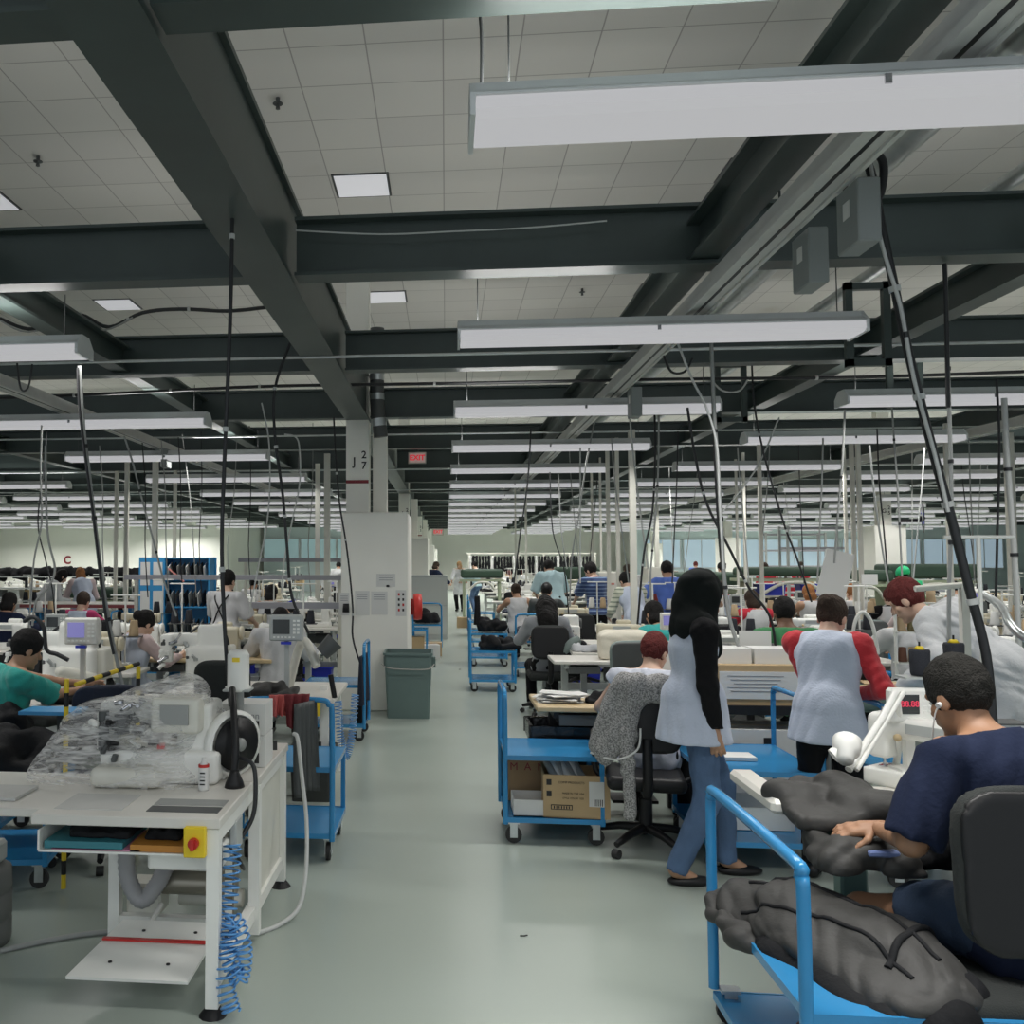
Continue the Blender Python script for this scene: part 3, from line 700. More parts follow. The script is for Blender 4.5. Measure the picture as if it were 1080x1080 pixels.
# ---------- repeated furniture (built once, then copied) ----------
def cart_proto(name,label,w=.62,d=.52,zt=.52,zl=.17,hh=.93,loc=(0,0,0),rz=0,tray=.03,r=.014,sq=True,group=None,back=True):
    """handle end at -x; flat steel shelves on square posts, casters"""
    t=thing(name,label,'cart',loc,rz,group); p=.028
    for z,nm in((zt,'top_shelf'),(zl,'bottom_shelf')):
        mb=MB().mt(BLUE).box((0,0,z-.004),(w-.006,d-.006,.008))
        for s_ in(-1,1): mb.box((0,s_*(d/2-.0035),z-tray/2+.002),(w-.004,.01,tray)).box((s_*(w/2-.0035),0,z-tray/2+.002),(.01,d-.004,tray))
        mb.build(nm,parent=t)
    pts=arc([(-w/2,-d/2+p/2,.12),(-w/2,-d/2+p/2,hh-.10),(-w/2,-d/2+p/2+.02,hh-.03),(-w/2,-d/2+.09,hh),(-w/2,d/2-.09,hh),(-w/2,d/2-p/2-.02,hh-.03),(-w/2,d/2-p/2,hh-.10),(-w/2,d/2-p/2,.12)],5)
    MB().mt(BLUE).tube(pts,r,8).build('handle',parent=t)
    for s_ in(-1,1): bx('post',(w/2-p/2,s_*(d/2-p/2),(.12+zt)/2),(p,p,zt-.12),BLUE,t,bev=.003)
    for a in(-1,1):
        for b in(-1,1):
            x,y=a*(w/2-.05),b*(d/2-.04)
            c=MB().mt(RUB).cyl((x,y-.012,.05),(x,y+.012,.05),.05,n=16).build('caster',parent=t)
            MB().mt(GALV).box((x,y-.018,.08),(.045,.004,.09)).box((x,y+.018,.08),(.045,.004,.09)).box((x,y,.125),(.07,.05,.012)).cyl((x,y-.022,.05),(x,y+.022,.05),.012,n=8).build('caster_fork',parent=c)
    return reg(t)
def chair_proto(name,label,fab,base=BLACK,loc=(0,0,0),rz=0,sz=.5,bh=.42,bw=.42,arms=False,col=BLACK):
    """faces +y; backrest at -y"""
    t=thing(name,label,'chair',loc,rz)
    link('seat',solid([rb((0,.02,sz-.04),(.23,.22,.045),.04)],.01,h=.015),fab,t)
    bp=[rb((0,-.24,sz+.16+bh/2),(bw/2,.03,bh/2),.028,(-.08,0,0))]
    sh_=lambda G,d:np.maximum(d,(np.abs(G[:,0])/(bw/2))**3*.0+(((np.abs(G[:,0])/(bw/2))**4+(np.abs(G[:,2]-(sz+.16+bh/2))/(bh/2))**4)-1)*.06)
    link('backrest',solid(bp,.01,h=.012,extra=sh_),fab,t)
    link('back_shell',solid([rb((0,-.268,sz+.16+bh/2),(bw/2-.01,.012,bh/2-.01),.01,(-.08,0,0))],.01,h=.012,extra=sh_),base,t)
    MB().mt(BLACK).tube(arc([(0,-.0,sz-.09),(0,-.2,sz-.09),(0,-.29,sz-.02),(0,-.29,sz+.25)],5),.03,8).build('back_support',parent=t)
    MB().mt(BLACK).cyl((0,0,.1),(0,0,sz-.08),.028).cyl((0,0,.1),(0,0,.3),.04).build('gas_column',parent=t)
    for k in range(5):
        a=2*PI*k/5+.3; l=MB().mt(BLACK).tube([(0,0,.13),(.16*math.cos(a),.16*math.sin(a),.115),(.30*math.cos(a),.30*math.sin(a),.08)],[.03,.024,.018],8).build('base_leg',parent=t)
        MB().mt(RUB).cyl((.30*math.cos(a)-.02*math.sin(a),.30*math.sin(a)+.02*math.cos(a),.027),(.30*math.cos(a)+.02*math.sin(a),.30*math.sin(a)-.02*math.cos(a),.027),.027).build('caster',parent=l)
    if arms:
        for s_ in(-1,1): MB().mt(BLACK).tube(arc([(s_*.2,0,sz-.06),(s_*.29,0,sz),(s_*.29,0,sz+.2)],4),.018).box((s_*.29,.02,sz+.21),(.06,.24,.025),bev=.01).build('armrest',parent=t)
    return reg(t)
def table_proto(name,label,w=1.1,d=.55,z=.76,top=LAM,leg=LGREY,edge=None,loc=(0,0,0),rz=0,pedal=True,group=None):
    t=thing(name,label,'table',loc,rz,group)
    bx('tabletop',(0,0,z-.018),(w,d,.036),top,t,bev=.006)
    for s_ in(-1,1):
        mb=MB().mt(leg).box((s_*(w/2-.14),.02,.40),(.06,.09,.70)).box((s_*(w/2-.14),0,.045),(.05,d*.95,.05)).box((s_*(w/2-.14),0,z-.06),(.05,d*.85,.045)); mb.build('leg',parent=t)
    bx('crossbar',(0,.05,.22),(w-.3,.03,.08),leg,t)
    if pedal:
        bx('pedal',(0,-.02,.10),(.3,.22,.02),BLACK,t)
        MB().mt(DGREY).cyl((.08,.02,z-.16),(.30,.02,z-.16),.075,n=14).box((.02,.02,z-.16),(.12,.12,.13)).build('motor',parent=t)
        bx('drawer',(-w/2+.3,-d/2+.15,z-.09),(.3,.28,.07),BLUE2 if False else DGREY,t)
    return reg(t)
def machine_proto(name,label,body=WHITE,acc=WOOD,loc=(0,0,0),rz=0,style=0):
    """industrial lockstitch machine; operator on -y side, needle at -x"""
    t=thing(name,label,'sewing machine',loc,rz)
    v=[rb((0,0,.035),(.24,.085,.035),.008),rb((.17,0,.16),(.06,.07,.12),.02),rb((0,0,.245),(.22,.06,.045),.03),rb((-.19,0,.20),(.045,.058,.09),.02),rb((-.19,0,.255),(.04,.052,.045),.02)]
    link('machine_head',solid(v,.012,h=.011),body,t)
    MB().mt(CHROME).cyl((-.19,-.0,.115),(-.19,0,.065),.006).cyl((-.19,0,.30),(-.19,0,.32),.008).box((-.19,0,.072),(.03,.05,.006)).build('needle_bar',parent=t)
    MB().mt(body).lathe([(.0,.0),(.06,0),(.066,.008),(.066,.028),(.05,.036),(.0,.036)],(.235,0,.23),18,(0,PI/2,0)).build('hand_wheel',parent=t)
    mb=MB().mt(LGREY).box((.02,-.062,.25),(.18,.006,.04)); mb.build('name_plate',parent=t)
    MB().mt(acc).lathe([(0,0),(.015,0),(.015,.012),(.006,.02),(0,.02)],(-.1,-.062,.21),10,(PI/2,0,0)).build('dial',parent=t)
    MB().mt(body).box((.06,.1,.27),(.15,.08,.12),bev=.015).build('control_box',parent=t)
    return reg(t)
def overlock_proto(name,label):
    t=thing(name,label,'sewing machine')
    v=[rb((0,0,.10),(.14,.13,.10),.02),rb((.05,.03,.23),(.09,.09,.09),.03),rb((-.06,0,.27),(.10,.04,.035),.02),rb((-.13,0,.21),(.03,.035,.08),.015)]
    link('machine_head',solid(v,.012,h=.012),WHITE,t)
    MB().mt(CHROME).cyl((-.13,0,.13),(-.13,0,.08),.005).build('needle_bar',parent=t)
    MB().mt(DGREY).lathe([(0,0),(.055,0),(.06,.01),(.06,.03),(0,.034)],(.145,.03,.22),16,(0,PI/2,0)).build('hand_wheel',parent=t)
    mb=MB().mt(BLACK)
    for k in range(3): mb.lathe([(0,0),(.012,0),(.012,.018),(0,.02)],(-.04+.045*k,-.135,.14),8,(PI/2,0,0))
    mb.build('tension_dial',parent=t); bx('plate',(0,-.132,.07),(.2,.006,.06),CHROME,t)
    return reg(t)
def stand_proto(name,label,cones=(PCON,PCON),hgt=.72):
    """thread stand; spools sit on a tray"""
    t=thing(name,label,'thread stand')
    MB().mt(WHITE).cyl((0,0,0),(0,0,hgt),.009).box((0,0,.02),(.08,.08,.04)).build('pole',parent=t)
    MB().mt(WHITE).tube([(-.14,0,hgt),(.14,0,hgt)],.008).build('crossbar',parent=t)
    mb=MB().mt(DGREY).box((0,0,.28),(.30,.13,.008)); mb.build('tray',parent=t)
    for i,c in enumerate(cones):
        x=(-.08,.08,0)[i]; y=(0,0,.05)[i]
        MB().mt(c).lathe([(0,.0),(.045,0),(.048,.01),(.034,.14),(.03,.145),(0,.145)],(x,y,.285),14).build('thread_cone',parent=t)
    return reg(t)
def panel_proto(name,label,screen=SCR2,body=LGREY,pole=.42,s=1.0):
    t=thing(name,label,'control panel')
    MB().mt(body).box((0,0,pole+.085*s),(.26*s,.07*s,.20*s),bev=.012).build('casing',parent=t)
    bx('screen',(-.035*s,-.037*s,pole+.095*s),(.13*s,.004,.11*s),screen,t)
    mb=MB().mt(WHITE)
    for i in range(6): mb.box((-.09*s+.03*s*i,-.037*s,pole+.015*s),(.015*s,.004,.01*s))
    for i in range(4):
        for j in range(2): mb.box((.065*s+.03*s*j,-.037*s,pole+(.05+.03*i)*s),(.02*s,.004,.015*s))
    mb.build('button_key',parent=t)
    bx('badge',(0,-.02*s,pole-.03*s),(.08*s,.03,.02*s),BLUE2,t)
    MB().mt(body).box((0,.02,pole/2),(.035,.035,pole)).box((0,.02,.01),(.12,.1,.02)).build('stalk',parent=t)
    return reg(t)
def box_proto(name,label,w,d,h,m=CARD,loc=(0,0,0),rz=0,open_=False,cat='box',group=None,flap=0,th=.006):
    t=thing(name,label,cat,loc,rz,group)
    if not open_:
        bx('carton',(0,0,h/2),(w,d,h),m,t); bx('tape',(0,0,h+.0005),(w*.98,.05,.001),mat('tape',(.55,.46,.32),.3),t)
    else:
        mb=MB().mt(m).box((0,0,th/2),(w,d,th))
        for s_ in(-1,1): mb.box((s_*(w/2-th/2),0,h/2),(th,d,h)).box((0,s_*(d/2-th/2),h/2),(w-2*th,th,h))
        mb.build('carton',parent=t)
        if flap:
            for s_ in(-1,1): MB().mt(m).box((s_*(w/2+flap*.32),0,h-.02+flap*.35),(th,d,flap),(0,s_*.75,0)).build('flap',parent=t)
    return reg(t)
def bin_proto(name,label,m,w=.36,d=.26,h=.2,top=1.12,cat='bin',liner=None,loc=(0,0,0),rz=0):
    t=thing(name,label,cat,loc,rz); 
    def ring(s,z,r): 
        pts=[]
        for cx,cy,a0 in((1,1,0),(-1,1,90),(-1,-1,180),(1,-1,270)):
            for k in range(5): a=math.radians(a0+22.5*k); pts.append((cx*(w/2*s-r)+r*math.cos(a),cy*(d/2*s-r)+r*math.sin(a),z))
        return pts
    mb=MB().mt(m); R=[ring(1,0,.03),ring(top,h,.03),ring(top*1.05,h,.035),ring(top*1.05,h-.025,.035)]; I=[ring(top*.97,h,.03),ring(.97,.01,.03)]
    n=20; vs=[v for r_ in R[:3] for v in r_]; 
    def loft(A): 
        vs=[v for r_ in A for v in r_]; fs=[(k*n+i,k*n+(i+1)%n,(k+1)*n+(i+1)%n,(k+1)*n+i) for k in range(len(A)-1) for i in range(n)]; mb.add(vs,fs)
    loft([R[0],R[1]]); loft([R[3],R[2],I[0],I[1]]); mb.add(R[0],[tuple(range(n))[::-1]]); mb.add(I[1],[tuple(range(n))])
    mb.build('tub',parent=t)
    if liner:
        mb=MB().mt(liner); A=[ring(top*1.08,h-.09,.03),ring(top*1.08,h+.012,.03),ring(top*.95,h+.01,.03),ring(.9,h*.55,.03),ring(.3,h*.5,.03)]
        A=[[(x+random.uniform(-.006,.006),y+random.uniform(-.006,.006),z+random.uniform(-.008,.008)) for x,y,z in r_] for r_ in A]; loft(A); mb.build('liner',parent=t,label='black bin liner folded over the rim')
    return reg(t)
def heap(name,label,dims,m,seed=0,cat='fabric',loc=(0,0,0),rz=0,h=.012,n=6,amp=.018,fr=16,group=None,parent=None):
    """crumpled cloth lying on something"""
    r=np.random.RandomState(seed); w,d,z=dims; pr=[]
    for i in range(n):
        x=(r.rand()-.5)*w*.62; y=(r.rand()-.5)*d*.62; a=(x,y,z*.25); b=(x+(r.rand()-.5)*w*.5,y+(r.rand()-.5)*d*.5,z*(.3+.35*r.rand()))
        b=(max(-w*.38,min(w*.38,b[0])),max(-d*.38,min(d*.38,b[1])),b[2]); q=z*(.22+.2*r.rand()); pr.append(rc(a,b,q*1.3,q,1.0))
    pr.append(rb((0,0,z*.15),(w*.42,d*.42,z*.16),z*.1))
    o=link(name,solid(pr,.03,cut=[((0,0,0),(0,0,-1))],fold=(amp,fr,seed),h=h),m,parent,label=label,cat=cat if label else None,group=group); o.location=loc; o.rotation_euler=(0,0,rz); return reg(o)
def coil(pts,R,r,turns,m,name='coil_hose',parent=None,**k):
    P=arc(pts,max(2,int(turns*10/(len(pts)-1)))); N=len(P); out=[]
    for i,p in enumerate(P):
        t=(P[min(i+1,N-1)]-P[max(i-1,0)]).normalized(); u=t.cross(Vector((.3,1,.1))).normalized(); w_=t.cross(u); a=2*PI*turns*i/(N-1)
        out.append(p+(u*math.cos(a)+w_*math.sin(a))*R)
    return MB().mt(m).tube(out,r,5).build(name,parent=parent,**k)
# ---------- near work station wrapped in clear plastic ----------
def m_wrap(m,nt,b):
    nt.nodes.remove(b); out=[n for n in nt.nodes if n.type=='OUTPUT_MATERIAL'][0]
    tc=nt.nodes.new('ShaderNodeTexCoord'); mp=nt.nodes.new('ShaderNodeMapping'); mp.inputs['Rotation'].default_value=(.4,.7,.5); mp.inputs['Scale'].default_value=(1,1,5)
    n=nt.nodes.new('ShaderNodeTexNoise'); n.inputs['Scale'].default_value=7; n.inputs['Detail'].default_value=7; n.inputs['Distortion'].default_value=1.2
    nt.links.new(tc.outputs['Object'],mp.inputs[0]); nt.links.new(mp.outputs[0],n.inputs['Vector'])
    r=nt.nodes.new('ShaderNodeMapRange'); r.inputs[1].default_value=.45; r.inputs[2].default_value=.66; r.inputs[3].default_value=.16; r.inputs[4].default_value=.72; nt.links.new(n.outputs['Fac'],r.inputs[0])
    tr=nt.nodes.new('ShaderNodeBsdfTransparent'); tr.inputs[0].default_value=(.97,.97,.97,1)
    g=nt.nodes.new('ShaderNodeBsdfPrincipled'); g.inputs['Base Color'].default_value=(.92,.92,.92,1); g.inputs['Roughness'].default_value=.3
    bp=nt.nodes.new('ShaderNodeBump'); bp.inputs['Strength'].default_value=.5; bp.inputs['Distance'].default_value=.01; nt.links.new(n.outputs['Fac'],bp.inputs['Height']); nt.links.new(bp.outputs['Normal'],g.inputs['Normal'])
    tl=nt.nodes.new('ShaderNodeBsdfTranslucent'); tl.inputs[0].default_value=(.9,.9,.9,1); m2=nt.nodes.new('ShaderNodeMixShader'); m2.inputs[0].default_value=.45; nt.links.new(g.outputs[0],m2.inputs[1]); nt.links.new(tl.outputs[0],m2.inputs[2]); mx=nt.nodes.new('ShaderNodeMixShader'); nt.links.new(r.outputs[0],mx.inputs[0]); nt.links.new(tr.outputs[0],mx.inputs[1]); nt.links.new(m2.outputs[0],mx.inputs[2]); nt.links.new(mx.outputs[0],out.inputs[0])
WRAP=mat('plastic_wrap',(.8,.8,.8),fn=m_wrap)
GREYPL=mat('machine_grey',(.30,.31,.30),.4)
t=thing('machine_bench','white steel machine bench with pedal plate, blower tubes and yellow switch','machine bench',(-1.25,3.52,0))
def L(x,y,z): return (x+1.25,y-3.52,z)
W=WHITE
mb=MB().mt(LAM).box(L(-1.25,3.82,.73),(.76,.60,.04),bev=.004); mb.build('bench_top',parent=t)
bx('bench_top_rear',L(-1.12,4.56,.73),(.52,.88,.04),LAM,t,bev=.004,label='rear slab of the bench top')
for (x,y) in ((-.90,3.55),(-.885,4.25),(-.89,4.95),(-1.50,4.12),(-1.38,4.95)): MB().mt(W).box(L(x,y,.371),(.05,.05,.675)).build('leg',parent=t)
for (x,y) in ((-.90,3.55),(-.89,4.95),(-1.50,4.12),(-1.38,4.95)): MB().mt(BLACK).cyl(L(x,y,0),L(x,y,.03),.055,.03).build('levelling_foot',parent=t)
mb=MB().mt(W)
mb.box(L(-.90,4.25,.13),(.044,1.38,.06)); mb.build('side_rail',parent=t)
bx('rear_rail',L(-1.2,4.122,.11),(.56,.044,.07),W,t); bx('top_rail',L(-.90,4.25,.682),(.046,1.36,.05),W,t)
bx('side_panel',L(-.90,4.63,.43),(.012,.60,.54),WHITE2,t)
for k,(x0,x1,y0,y1,m) in enumerate(((-1.19,-.90,3.60,3.68,DGREY),(-1.19,-.90,3.70,3.79,GREYPL))): bx('feed_slot',L((x0+x1)/2,(y0+y1)/2,.7515),(x1-x0,y1-y0,.003),m,t)
bx('sheet_metal_plate',L(-1.43,3.72,.7515),(.28,.24,.003),ALU,t)
# tray with folders below the top
mb=MB().mt(W).box(L(-1.31,3.72,.60),(.60,.34,.008)).box(L(-1.61,3.72,.64),(.008,.34,.08)).box(L(-1.01,3.72,.64),(.008,.34,.08)); mb.build('under_tray',parent=t)
bx('drip_box',L(-1.05,3.78,.55),(.30,.26,.09),W,t,bev=.01)
sw=bx('switch_box',L(-.965,3.52,.665),(.085,.05,.115),YEL,t,bev=.004,label='yellow switch box with red knob')
MB().mt(RED).cyl(L(-.965,3.495,.665),L(-.965,3.475,.665),.021,n=14).box(L(-.965,3.468,.665),(.014,.014,.042)).build('red_knob',parent=sw)
# blower unit
MB().mt(mat('blower',(.30,.28,.23),.3,metal=.5)).cyl(L(-1.30,4.2,.27),L(-.96,4.2,.27),.055,n=20).build('blower_tube',parent=t)
MB().mt(WHITE2).cyl(L(-1.30,4.3,.42),L(-1.0,4.3,.42),.07,n=20).box(L(-1.12,4.36,.43),(.28,.16,.04)).build('vacuum_motor',parent=t)
for k in range(6): MB().mt(GREYPL).cyl(L(-1.17+.022*k,4.3,.42),L(-1.162+.022*k,4.3,.42),.077,n=20).build('cooling_fin',parent=t)
HOSE=arc([L(-1.43,4.1,.68),L(-1.435,4.08,.5),L(-1.43,4.08,.33),L(-1.36,4.06,.235),L(-1.30,4.1,.29),L(-1.27,4.16,.36),L(-1.20,4.2,.40)],12)
MB().mt(mat('grey_hose',(.33,.33,.34),.45)).tube(HOSE,[.036+.004*(i%2) for i in range(len(HOSE))],12).build('corrugated_hose',parent=t)
bx('pump_block',L(-1.38,4.22,.20),(.16,.14,.14),WHITE2,t,bev=.01); bx('junction_box',L(-1.33,4.25,.62),(.12,.1,.2),LGREY,t,bev=.01)
MB().mt(WHITE2).cyl(L(-1.25,4.3,.17),L(-.95,4.3,.17),.04,n=16).build('suction_pipe',parent=t)
# pedal plate
v=[L(-1.49,3.55,.12),L(-1.0,3.55,.12),L(-.96,3.95,.19),L(-1.40,3.95,.19)]
mb=MB().mt(W); n=Vector((0,-.17,1)).normalized()*.012
mb.add([tuple(Vector(q)) for q in v]+[tuple(Vector(q)-n) for q in v],[(0,1,2,3),(7,6,5,4),(0,4,5,1),(1,5,6,2),(2,6,7,3),(3,7,4,0)]); mb.build('pedal_plate',parent=t)
a=Vector(v[0]).lerp(Vector(v[3]),.62);b=Vector(v[1]).lerp(Vector(v[2]),.62); bx('red_hinge_strip',tuple((a+b)/2+Vector((0,0,.005))),((b-a).length,.022,.008),RED,t)
for q in ((.25,.25),(.75,.25),(.3,.8),(.8,.8)):
    p=Vector(v[0]).lerp(Vector(v[1]),q[0]).lerp(Vector(v[3]).lerp(Vector(v[2]),q[0]),q[1]); MB().mt(BLACK).cyl(p,p+Vector((0,0,.004)),.008,n=10).build('bolt',parent=t)
MB().mt(W).tube([L(-1.28,3.9,.17),L(-1.28,4.1,.2)],.012).build('pedal_link',parent=t)
bx('cable_chain',L(-.945,4.0,.42),(.035,.03,.62),mat('chain_brown',(.12,.10,.06),.6),t)
for k in range(14): bx('chain_link',L(-.945,3.983,.14+.042*k),(.033,.004,.02),WHITE2,t)
bx('socket_box',L(-.885,3.86,.6),(.03,.12,.13),LGREY,t,bev=.006)
MB().mt(CORDB).tube(arc([L(-.93,3.8,.60),L(-.86,3.82,.50),L(-.87,3.95,.42),L(-.93,4.1,.40)],6),.006).build('loose_cable',parent=t)
MB().mt(NAVYF).tube(arc([L(-.92,3.66,.68),L(-.915,3.66,.52),L(-.93,3.67,.40)],5),.022).build('hose_sleeve',parent=t)
bx('base_cover',L(-1.14,4.6,.07),(.1,.1,.1),BLACK,t) if False else None
reg(t)
# things in the tray
o=bx('folder',(-1.43,3.71,.622),(.32,.30,.03),mat('folder_teal',(.04,.20,.24),.5),label='teal folder lying in the tray under the white machine bench',cat='folder')
bx('folder',(-1.38,3.69,.608),(.36,.26,.006),mat('folder_pink',(.65,.25,.4),.5),label='thin pink folder beneath the teal folder in the bench tray',cat='folder')
bx('folder',(-1.13,3.70,.618),(.22,.28,.026),mat('folder_orange',(.50,.22,.04),.5),label='orange folder in the bench tray next to teal folder',cat='folder')
heap('cloth_scrap','black cloth scrap draped on the teal folder in bench tray',(.30,.24,.08),BLKF,3,loc=(-1.38,3.70,.638),h=.008,amp=.008,fr=30)
heap('cloth_scrap','small black cloth scrap on the orange folder in bench tray',(.17,.14,.06),BLKF,4,loc=(-1.13,3.68,.632),h=.008,amp=.006,fr=30)
# machine under plastic
t=thing('wrapped_machine','large white sewing machine wrapped in clear wrinkled plastic','sewing machine',(-1.36,4.16,.752))
link('machine_head',solid([rb((.10,.0,.10),(.34,.16,.10),.03),rb((.28,.05,.28),(.10,.14,.2),.03),rb((.02,.05,.42),(.30,.11,.07),.03),rb((-.22,.02,.30),(.07,.10,.13),.02)],.02,h=.014),WHITE,t)
link('head_housing',solid([rb((.20,-.08,.42),(.14,.10,.11),.02)],.01,h=.014),WHITE2,t)
bx('vent_panel',(.20,-.186,.43),(.16,.01,.12),GREYPL,t)
MB().mt(DGREY).cyl((-.12,-.12,.30),(-.12,-.12,.42),.045,n=14).cyl((-.22,-.14,.2),(-.22,-.14,.44),.03,n=12).build('tension_unit',parent=t)
rr=np.random.RandomState(8)
for k in range(26):
    c=Vector((rr.uniform(-.36,.12),-.13+rr.uniform(-.05,.05),rr.uniform(.16,.50))); d=Vector((rr.uniform(-.05,.05),rr.uniform(-.03,.03),rr.uniform(-.05,.05)))
    MB().mt([CHROME,DGREY,WHITE,BLACK][k%4]).cyl(c,c+d,.010+.012*rr.rand(),n=10).box(c+d,(.03,.03,.03),bev=.005).build('linkage',parent=t)
link('bed_cover',solid([rb((-.05,-.16,.06),(.20,.12,.06),.04)],.01,h=.014),WHITE2,t)
bx('sticker',(.12,-.165,.235),(.045,.004,.04),RED,t)
def wrapx(G,d):
    return np.abs(d)-.004
pr=[rc((-.30,0,.26),(.20,0,.46),.20,.18,.9),rc((-.50,-.14,.02),(.22,-.18,.02),.12,.10),rc((-.42,.1,.08),(.26,.1,.3),.16,.18),rc((-.56,-.10,.0),(-.36,0,.32),.08,.14),rc((.1,-.1,.2),(.24,-.05,.50),.15,.11)]
v,f=solid(pr,.07,cut=[((0,0,-.0),(0,0,-1))],fold=(.030,15,11,(.3,0,.6)),h=.018)
keep=(v[f].mean(axis=1)[:,2]>.012); link('plastic_sheet',(v,f[keep]),WRAP,t)
reg(t)
t.scale=(.80,.85,.72)
# big wheel motor + gooseneck + white canister
t=thing('belt_wheel_unit','white machine drive with big black pulley wheel on bench','machine drive',(-.98,4.18,.75))
MB().mt(W).lathe([(0,-.03),(.13,-.03),(.15,-.01),(.15,.02),(.13,.03)],(0,0,.16),28,(0,PI/2,-.7)).build('wheel_guard',parent=t)
MB().mt(BLACK).lathe([(0,.0),(.115,.0),(.12,.012),(.04,.02),(0,.03)],(.021,-.018,.16),28,(0,PI/2,-.7)).build('pulley_wheel',parent=t)
MB().mt(GREYPL).lathe([(0,.0),(.03,0),(.03,.02),(0,.022)],(.038,-.032,.16),14,(0,PI/2,-.7)).build('hub',parent=t)
bx('mount',(-.08,.02,.12),(.12,.14,.24),W,t,bev=.01); MB().mt(W).lathe([(0,0),(.05,0),(.055,.05),(.03,.09),(0,.09)],(-.09,-.09,.0),16).build('oil_cup',parent=t)
t=thing('control_canister','white hanging control canister with yellow label above the drive wheel','control unit',(-.98,4.3,1.13))
MB().mt(W).lathe([(0,0),(.055,0),(.062,.01),(.062,.02),(.052,.025),(.052,.17),(.04,.19),(0,.19)],(0,0,0),24).build('canister',parent=t)
bx('rim',(0,0,.006),(.13,.10,.012),LGREY,t,bev=.004); bx('warning_label',(0,-.053,.15),(.035,.003,.02),YEL,t)
MB().mt(GREYPL).tube([(0,.04,0),(0,.05,-.2),(0,.05,-.38)],.018).build('mast',parent=t)
t=thing('cable_gland','black rubber cable gland cone with thick cable on bench','cable',(-.93,4.02,.75))
MB().mt(BLACK).lathe([(0,0),(.045,0),(.04,.02),(.022,.06),(.018,.075),(0,.075)],(0,0,0),18).build('gland',parent=t)
MB().mt(BLACK).tube(arc([(0,0,.06),(.0,.02,.18),(-.03,.1,.32),(-.06,.2,.40)],8),.016,10).build('thick_cable',parent=t)
MB().mt(CORDB).tube(arc([(-.02,.05,.12),(.08,0,.10),(.10,-.03,-.02),(.09,-.05,-.12),(.045,-.10,-.2)],8),.010,8).build('loop_cable',parent=t)
# thread boxes
def tbox(x,y,z,lab,txt,rz=0,w=.23,h=.15):
    t=thing('thread_box',lab,'box',(x,y,z),rz,None); bx('carton',(0,0,h/2),(w,.2,h),PAPER,t,bev=.003)
    if txt: text('lettering',txt,.045,(-.0,-.1015,h*.62),(PI/2,0,0),GINK,t,ext=.0005)
    bx('size_mark',(.075,-.101,h*.3),(.022,.002,.05),INK,t); return t
tbox(-.985,4.50,.75,'white thread box with grey lettering, lower one on the bench corner','ütermann'); tbox(-.985,4.50,.902,'white thread box with grey lettering stacked on top by canister','ütermann')
tbox(-.97,4.78,.75,'plain white thread box standing low at the bench back corner','',.2,.12,.16)
bx('paper_folder',(-1.03,4.38,.81),(.05,.012,.12),WOOD,label='tan card leaning against the thread boxes on bench',cat='card')
# bottle
t=thing('oil_bottle','small white bottle with red band in front of wrapped machine','bottle',(-1.05,3.95,.75))
MB().mt(PAPER).lathe([(0,0),(.022,0),(.023,.01),(.023,.1),(.010,.125),(.010,.14),(0,.14)],(0,0,0),18).build('bottle_body',parent=t); MB().mt(RED).cyl((0,0,.10),(0,0,.112),.0236,n=18).build('red_band',parent=t)
for k in range(4): MB().mt(INK).box((0,-.0235,.03+.016*k),(.022,.002,.006)).build('print_mark',parent=t)
# blue coil air hose hanging beside front leg
coil([(-.862,3.70,.60),(-.86,3.66,.45),(-.86,3.60,.32),(-.84,3.56,.22),(-.80,3.56,.14),(-.79,3.58,.24),(-.83,3.58,.34),(-.85,3.54,.15),(-.82,3.52,.03)],.035,.0042,46,HOSEB,label='bright blue coiled air hose hanging by the bench front leg',cat='air hose')
# floor hoses
P=[onz(0,1003,.012),onz(50,992,.012),onz(100,984,.012),(-1.35,4.3,.012)]
MB().mt(CORDG).tube(arc(P,6),.012).build('air_pipe',label='grey hose lying on the floor beneath the machine bench',cat='hose')
P=[(-.83,5.0,.80),(-.80,4.95,.78),(-.76,4.85,.6),(-.72,4.75,.40),(-.70,4.6,.2),(-.72,4.5,.06),(-.80,4.4,.012),(-.88,4.3,.012)]
MB().mt(CORDW).tube(arc(P,8),.011).build('air_pipe',label='pale hose looping from the bench corner down to floor',cat='hose')
# stacked grey weights at picture edge
t=thing('motor_stack','grey ribbed motor drum with switch box on top','motor',(-2.16,4.1,0))
MB().mt(mat('drum_grey',(.13,.135,.13),.5)).lathe([(0,0),(.16,0),(.165,.02),(.165,.1),(.155,.11),(.165,.12),(.165,.22),(.155,.23),(.165,.24),(.16,.33),(.12,.36),(0,.36)],(0,0,0),26).build('drum',parent=t)
bx('switch_casing',(.03,-.02,.41),(.2,.16,.1),LGREY,t,bev=.015)
for k in range(3): MB().mt(DGREY).cyl((.06,-.102,.385+.025*k),(.06,-.11,.385+.025*k),.008,n=10).build('socket_hole',parent=t)
